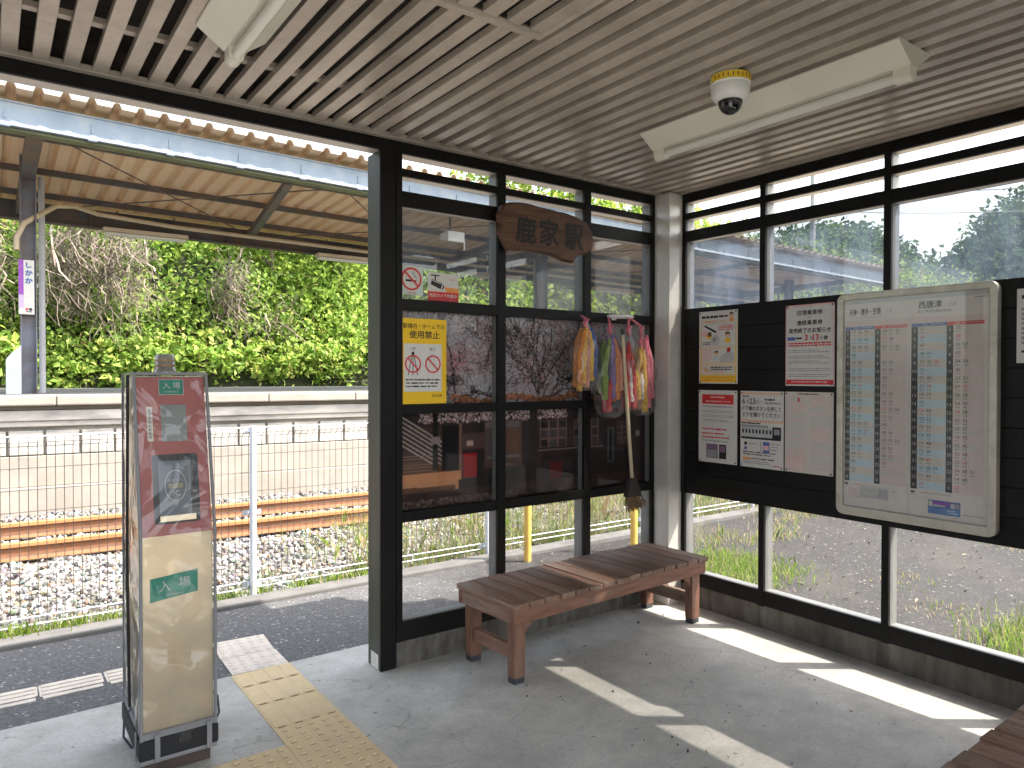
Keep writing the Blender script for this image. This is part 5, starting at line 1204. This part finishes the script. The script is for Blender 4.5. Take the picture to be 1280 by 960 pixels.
patch(1500, (1.6, 6), (.9, 1.9), .12, .55, .10); patch(500, (2, 12), (-4, 1.5), .05, .8, .10); patch(3500, (7.5, 26), (2.2, 6), .5, .4, .3)
V, F, C4 = grass_arrays(np.concatenate(GP), np.concatenate(GH), np.concatenate(GC))
stuff(tag(np_mesh('grass', V, F, LEAF, C4), 'green and dry grass tufts along the fence and outside the windows', 'grass'))
# dry litter on the plaza and grit on the floor
n = 900; p = np.stack([rng.uniform(.3, 9, n), rng.uniform(-4, 1.8, n)], 1); C = np.column_stack([p, ground_h(p[:, 0], p[:, 1])+.008])
V, F, C4 = leaf_arrays(C, rng.uniform(.02, .06, n), np.array([.45, .36, .24])*rng.uniform(.4, 1.2, (n, 1)), 3., .35)
stuff(tag(np_mesh('dry_litter', V, F, TWIG, C4), 'dry leaves and straw strewn over the grey ground outside', 'litter'))
n = 60; p = np.stack([rng.uniform(-1.9, -.3, n), rng.uniform(-1.9, -.05, n)], 1); C = np.column_stack([p, np.full(n, .006)])
V, F, C4 = leaf_arrays(C, rng.uniform(.008, .026, n), np.array([.10, .07, .05])*rng.uniform(.4, 1.6, (n, 1)), 3., .6)
stuff(tag(np_mesh('leaf_litter', V, F, TWIG, C4), 'small dark leaf crumbs on the concrete floor by the bench', 'litter'))

# ------------------------------------------------------------------ far hills, pole and wires on the right
def far_hill(name, ang0, ang1, dist, prof, n, label, size, seed):
    """a ridge seen over the notice board: terrain sheet and a wood of leaf clumps on it"""
    q = np.random.default_rng(seed); na, nr = 60, 14
    A = np.linspace(R_(ang0), R_(ang1), na); Rr = np.linspace(dist*.55, dist*1.5, nr); V = []
    def hz(a, r): 
        hgt = np.interp(np.degrees(a), *prof)*dist; f = np.clip((r-dist*.55)/(dist*.45), 0, 1); back = np.clip((r-dist)/(dist*.5), 0, 1)
        return -.2 + hgt*(f*f*(3-2*f))*(1-.7*back)
    AA, RR = np.meshgrid(A, Rr); ZZ = hz(AA, RR); V = np.stack([CAM.x+np.sin(AA)*RR, CAM.y+np.cos(AA)*RR, ZZ], -1).reshape(-1, 3)
    F = np.array([(j*na+i, j*na+i+1, (j+1)*na+i+1, (j+1)*na+i) for j in range(nr-1) for i in range(na-1)])
    struct(np_mesh('hill', V, F, mat('hill_ground', (.04, .06, .03), .95, .3, .1), smooth=True))
    ncl = n//24; a = q.uniform(R_(ang0), R_(ang1), ncl); r = q.uniform(dist*.58, dist*1.12, ncl); z = hz(a, r)+q.uniform(.0, .028*dist, ncl)
    cc = np.stack([CAM.x+np.sin(a)*r, CAM.y+np.cos(a)*r, z], 1); C = np.repeat(cc, 24, 0)+q.normal(size=(ncl*24, 3))*size*np.array([1.3, 1.3, .9])
    tone = np.repeat(q.uniform(.45, 1.2, ncl), 24)[:, None]; col = np.clip(greens(len(C), (.045, .085, .035), (.13, .20, .07), 0.)*tone, .01, .5)
    V, F, C4 = leaf_arrays(C, q.uniform(size*.6, size*1.3, len(C)), col, .6)
    stuff(tag(np_mesh('wood', V, F, LEAF, C4), label, 'wood'))
far_hill('hill', 46, 70, 110, ([46, 50, 55, 59, 62, 64.5, 67, 70], [.10, .13, .165, .175, .17, .14, .11, .09]), 52000, 'hazy wooded ridge beyond the canopy seen through the right windows', .8, 1)
far_hill('hill', 64, 88, 78, ([64, 65.5, 67, 69, 71, 74, 80, 88], [.075, .095, .12, .165, .195, .215, .20, .18]), 60000, 'wooded hill behind the timetable case seen through the rightmost window', .55, 2)
pl = MB(); pl.tube([(30.6, 17.5, 0), (30.6, 17.5, 12.2)], [.17, .11], 10); pl.tube([(29.9, 17.0, 11.2), (31.4, 18.0, 11.2)], .06, 6); pl.tube([(29.9, 17.0, 10.2), (31.4, 18.0, 10.2)], .05, 6)
tag(centre(pl.build('utility_pole', mat('pole_grey', (.34, .34, .34), .8, .1, 4))), 'slim grey utility pole rising before the far ridge', 'pole')
def wire(p0, p1, label, sag=.6):
    mb = MB(); a, b = Vector(p0), Vector(p1); mb.tube([a.lerp(b, t_)-Vector((0, 0, sag*4*t_*(1-t_))) for t_ in np.linspace(0, 1, 17)], .016, 4, cap=False)
    tag(centre(mb.build('overhead_wire', mat('wire_pale', (.45, .42, .40), .6, .05, 2))), label, 'wire', 'overhead wires outside')
wire((30.6, 17.5, 11.2), (24, -6, 6.9), 'upper overhead wire sloping down to the right from the utility pole')
wire((30.6, 17.5, 10.2), (24, -6, 6.2), 'lower overhead wire sloping down to the right from the utility pole')
wire((30.6, 17.5, 11.2), (-20, 20.5, 10.4), 'overhead wire running left from the utility pole above the canopy', .9)

for o in list(bpy.data.objects):
    if '_w' in o: del o['_w']
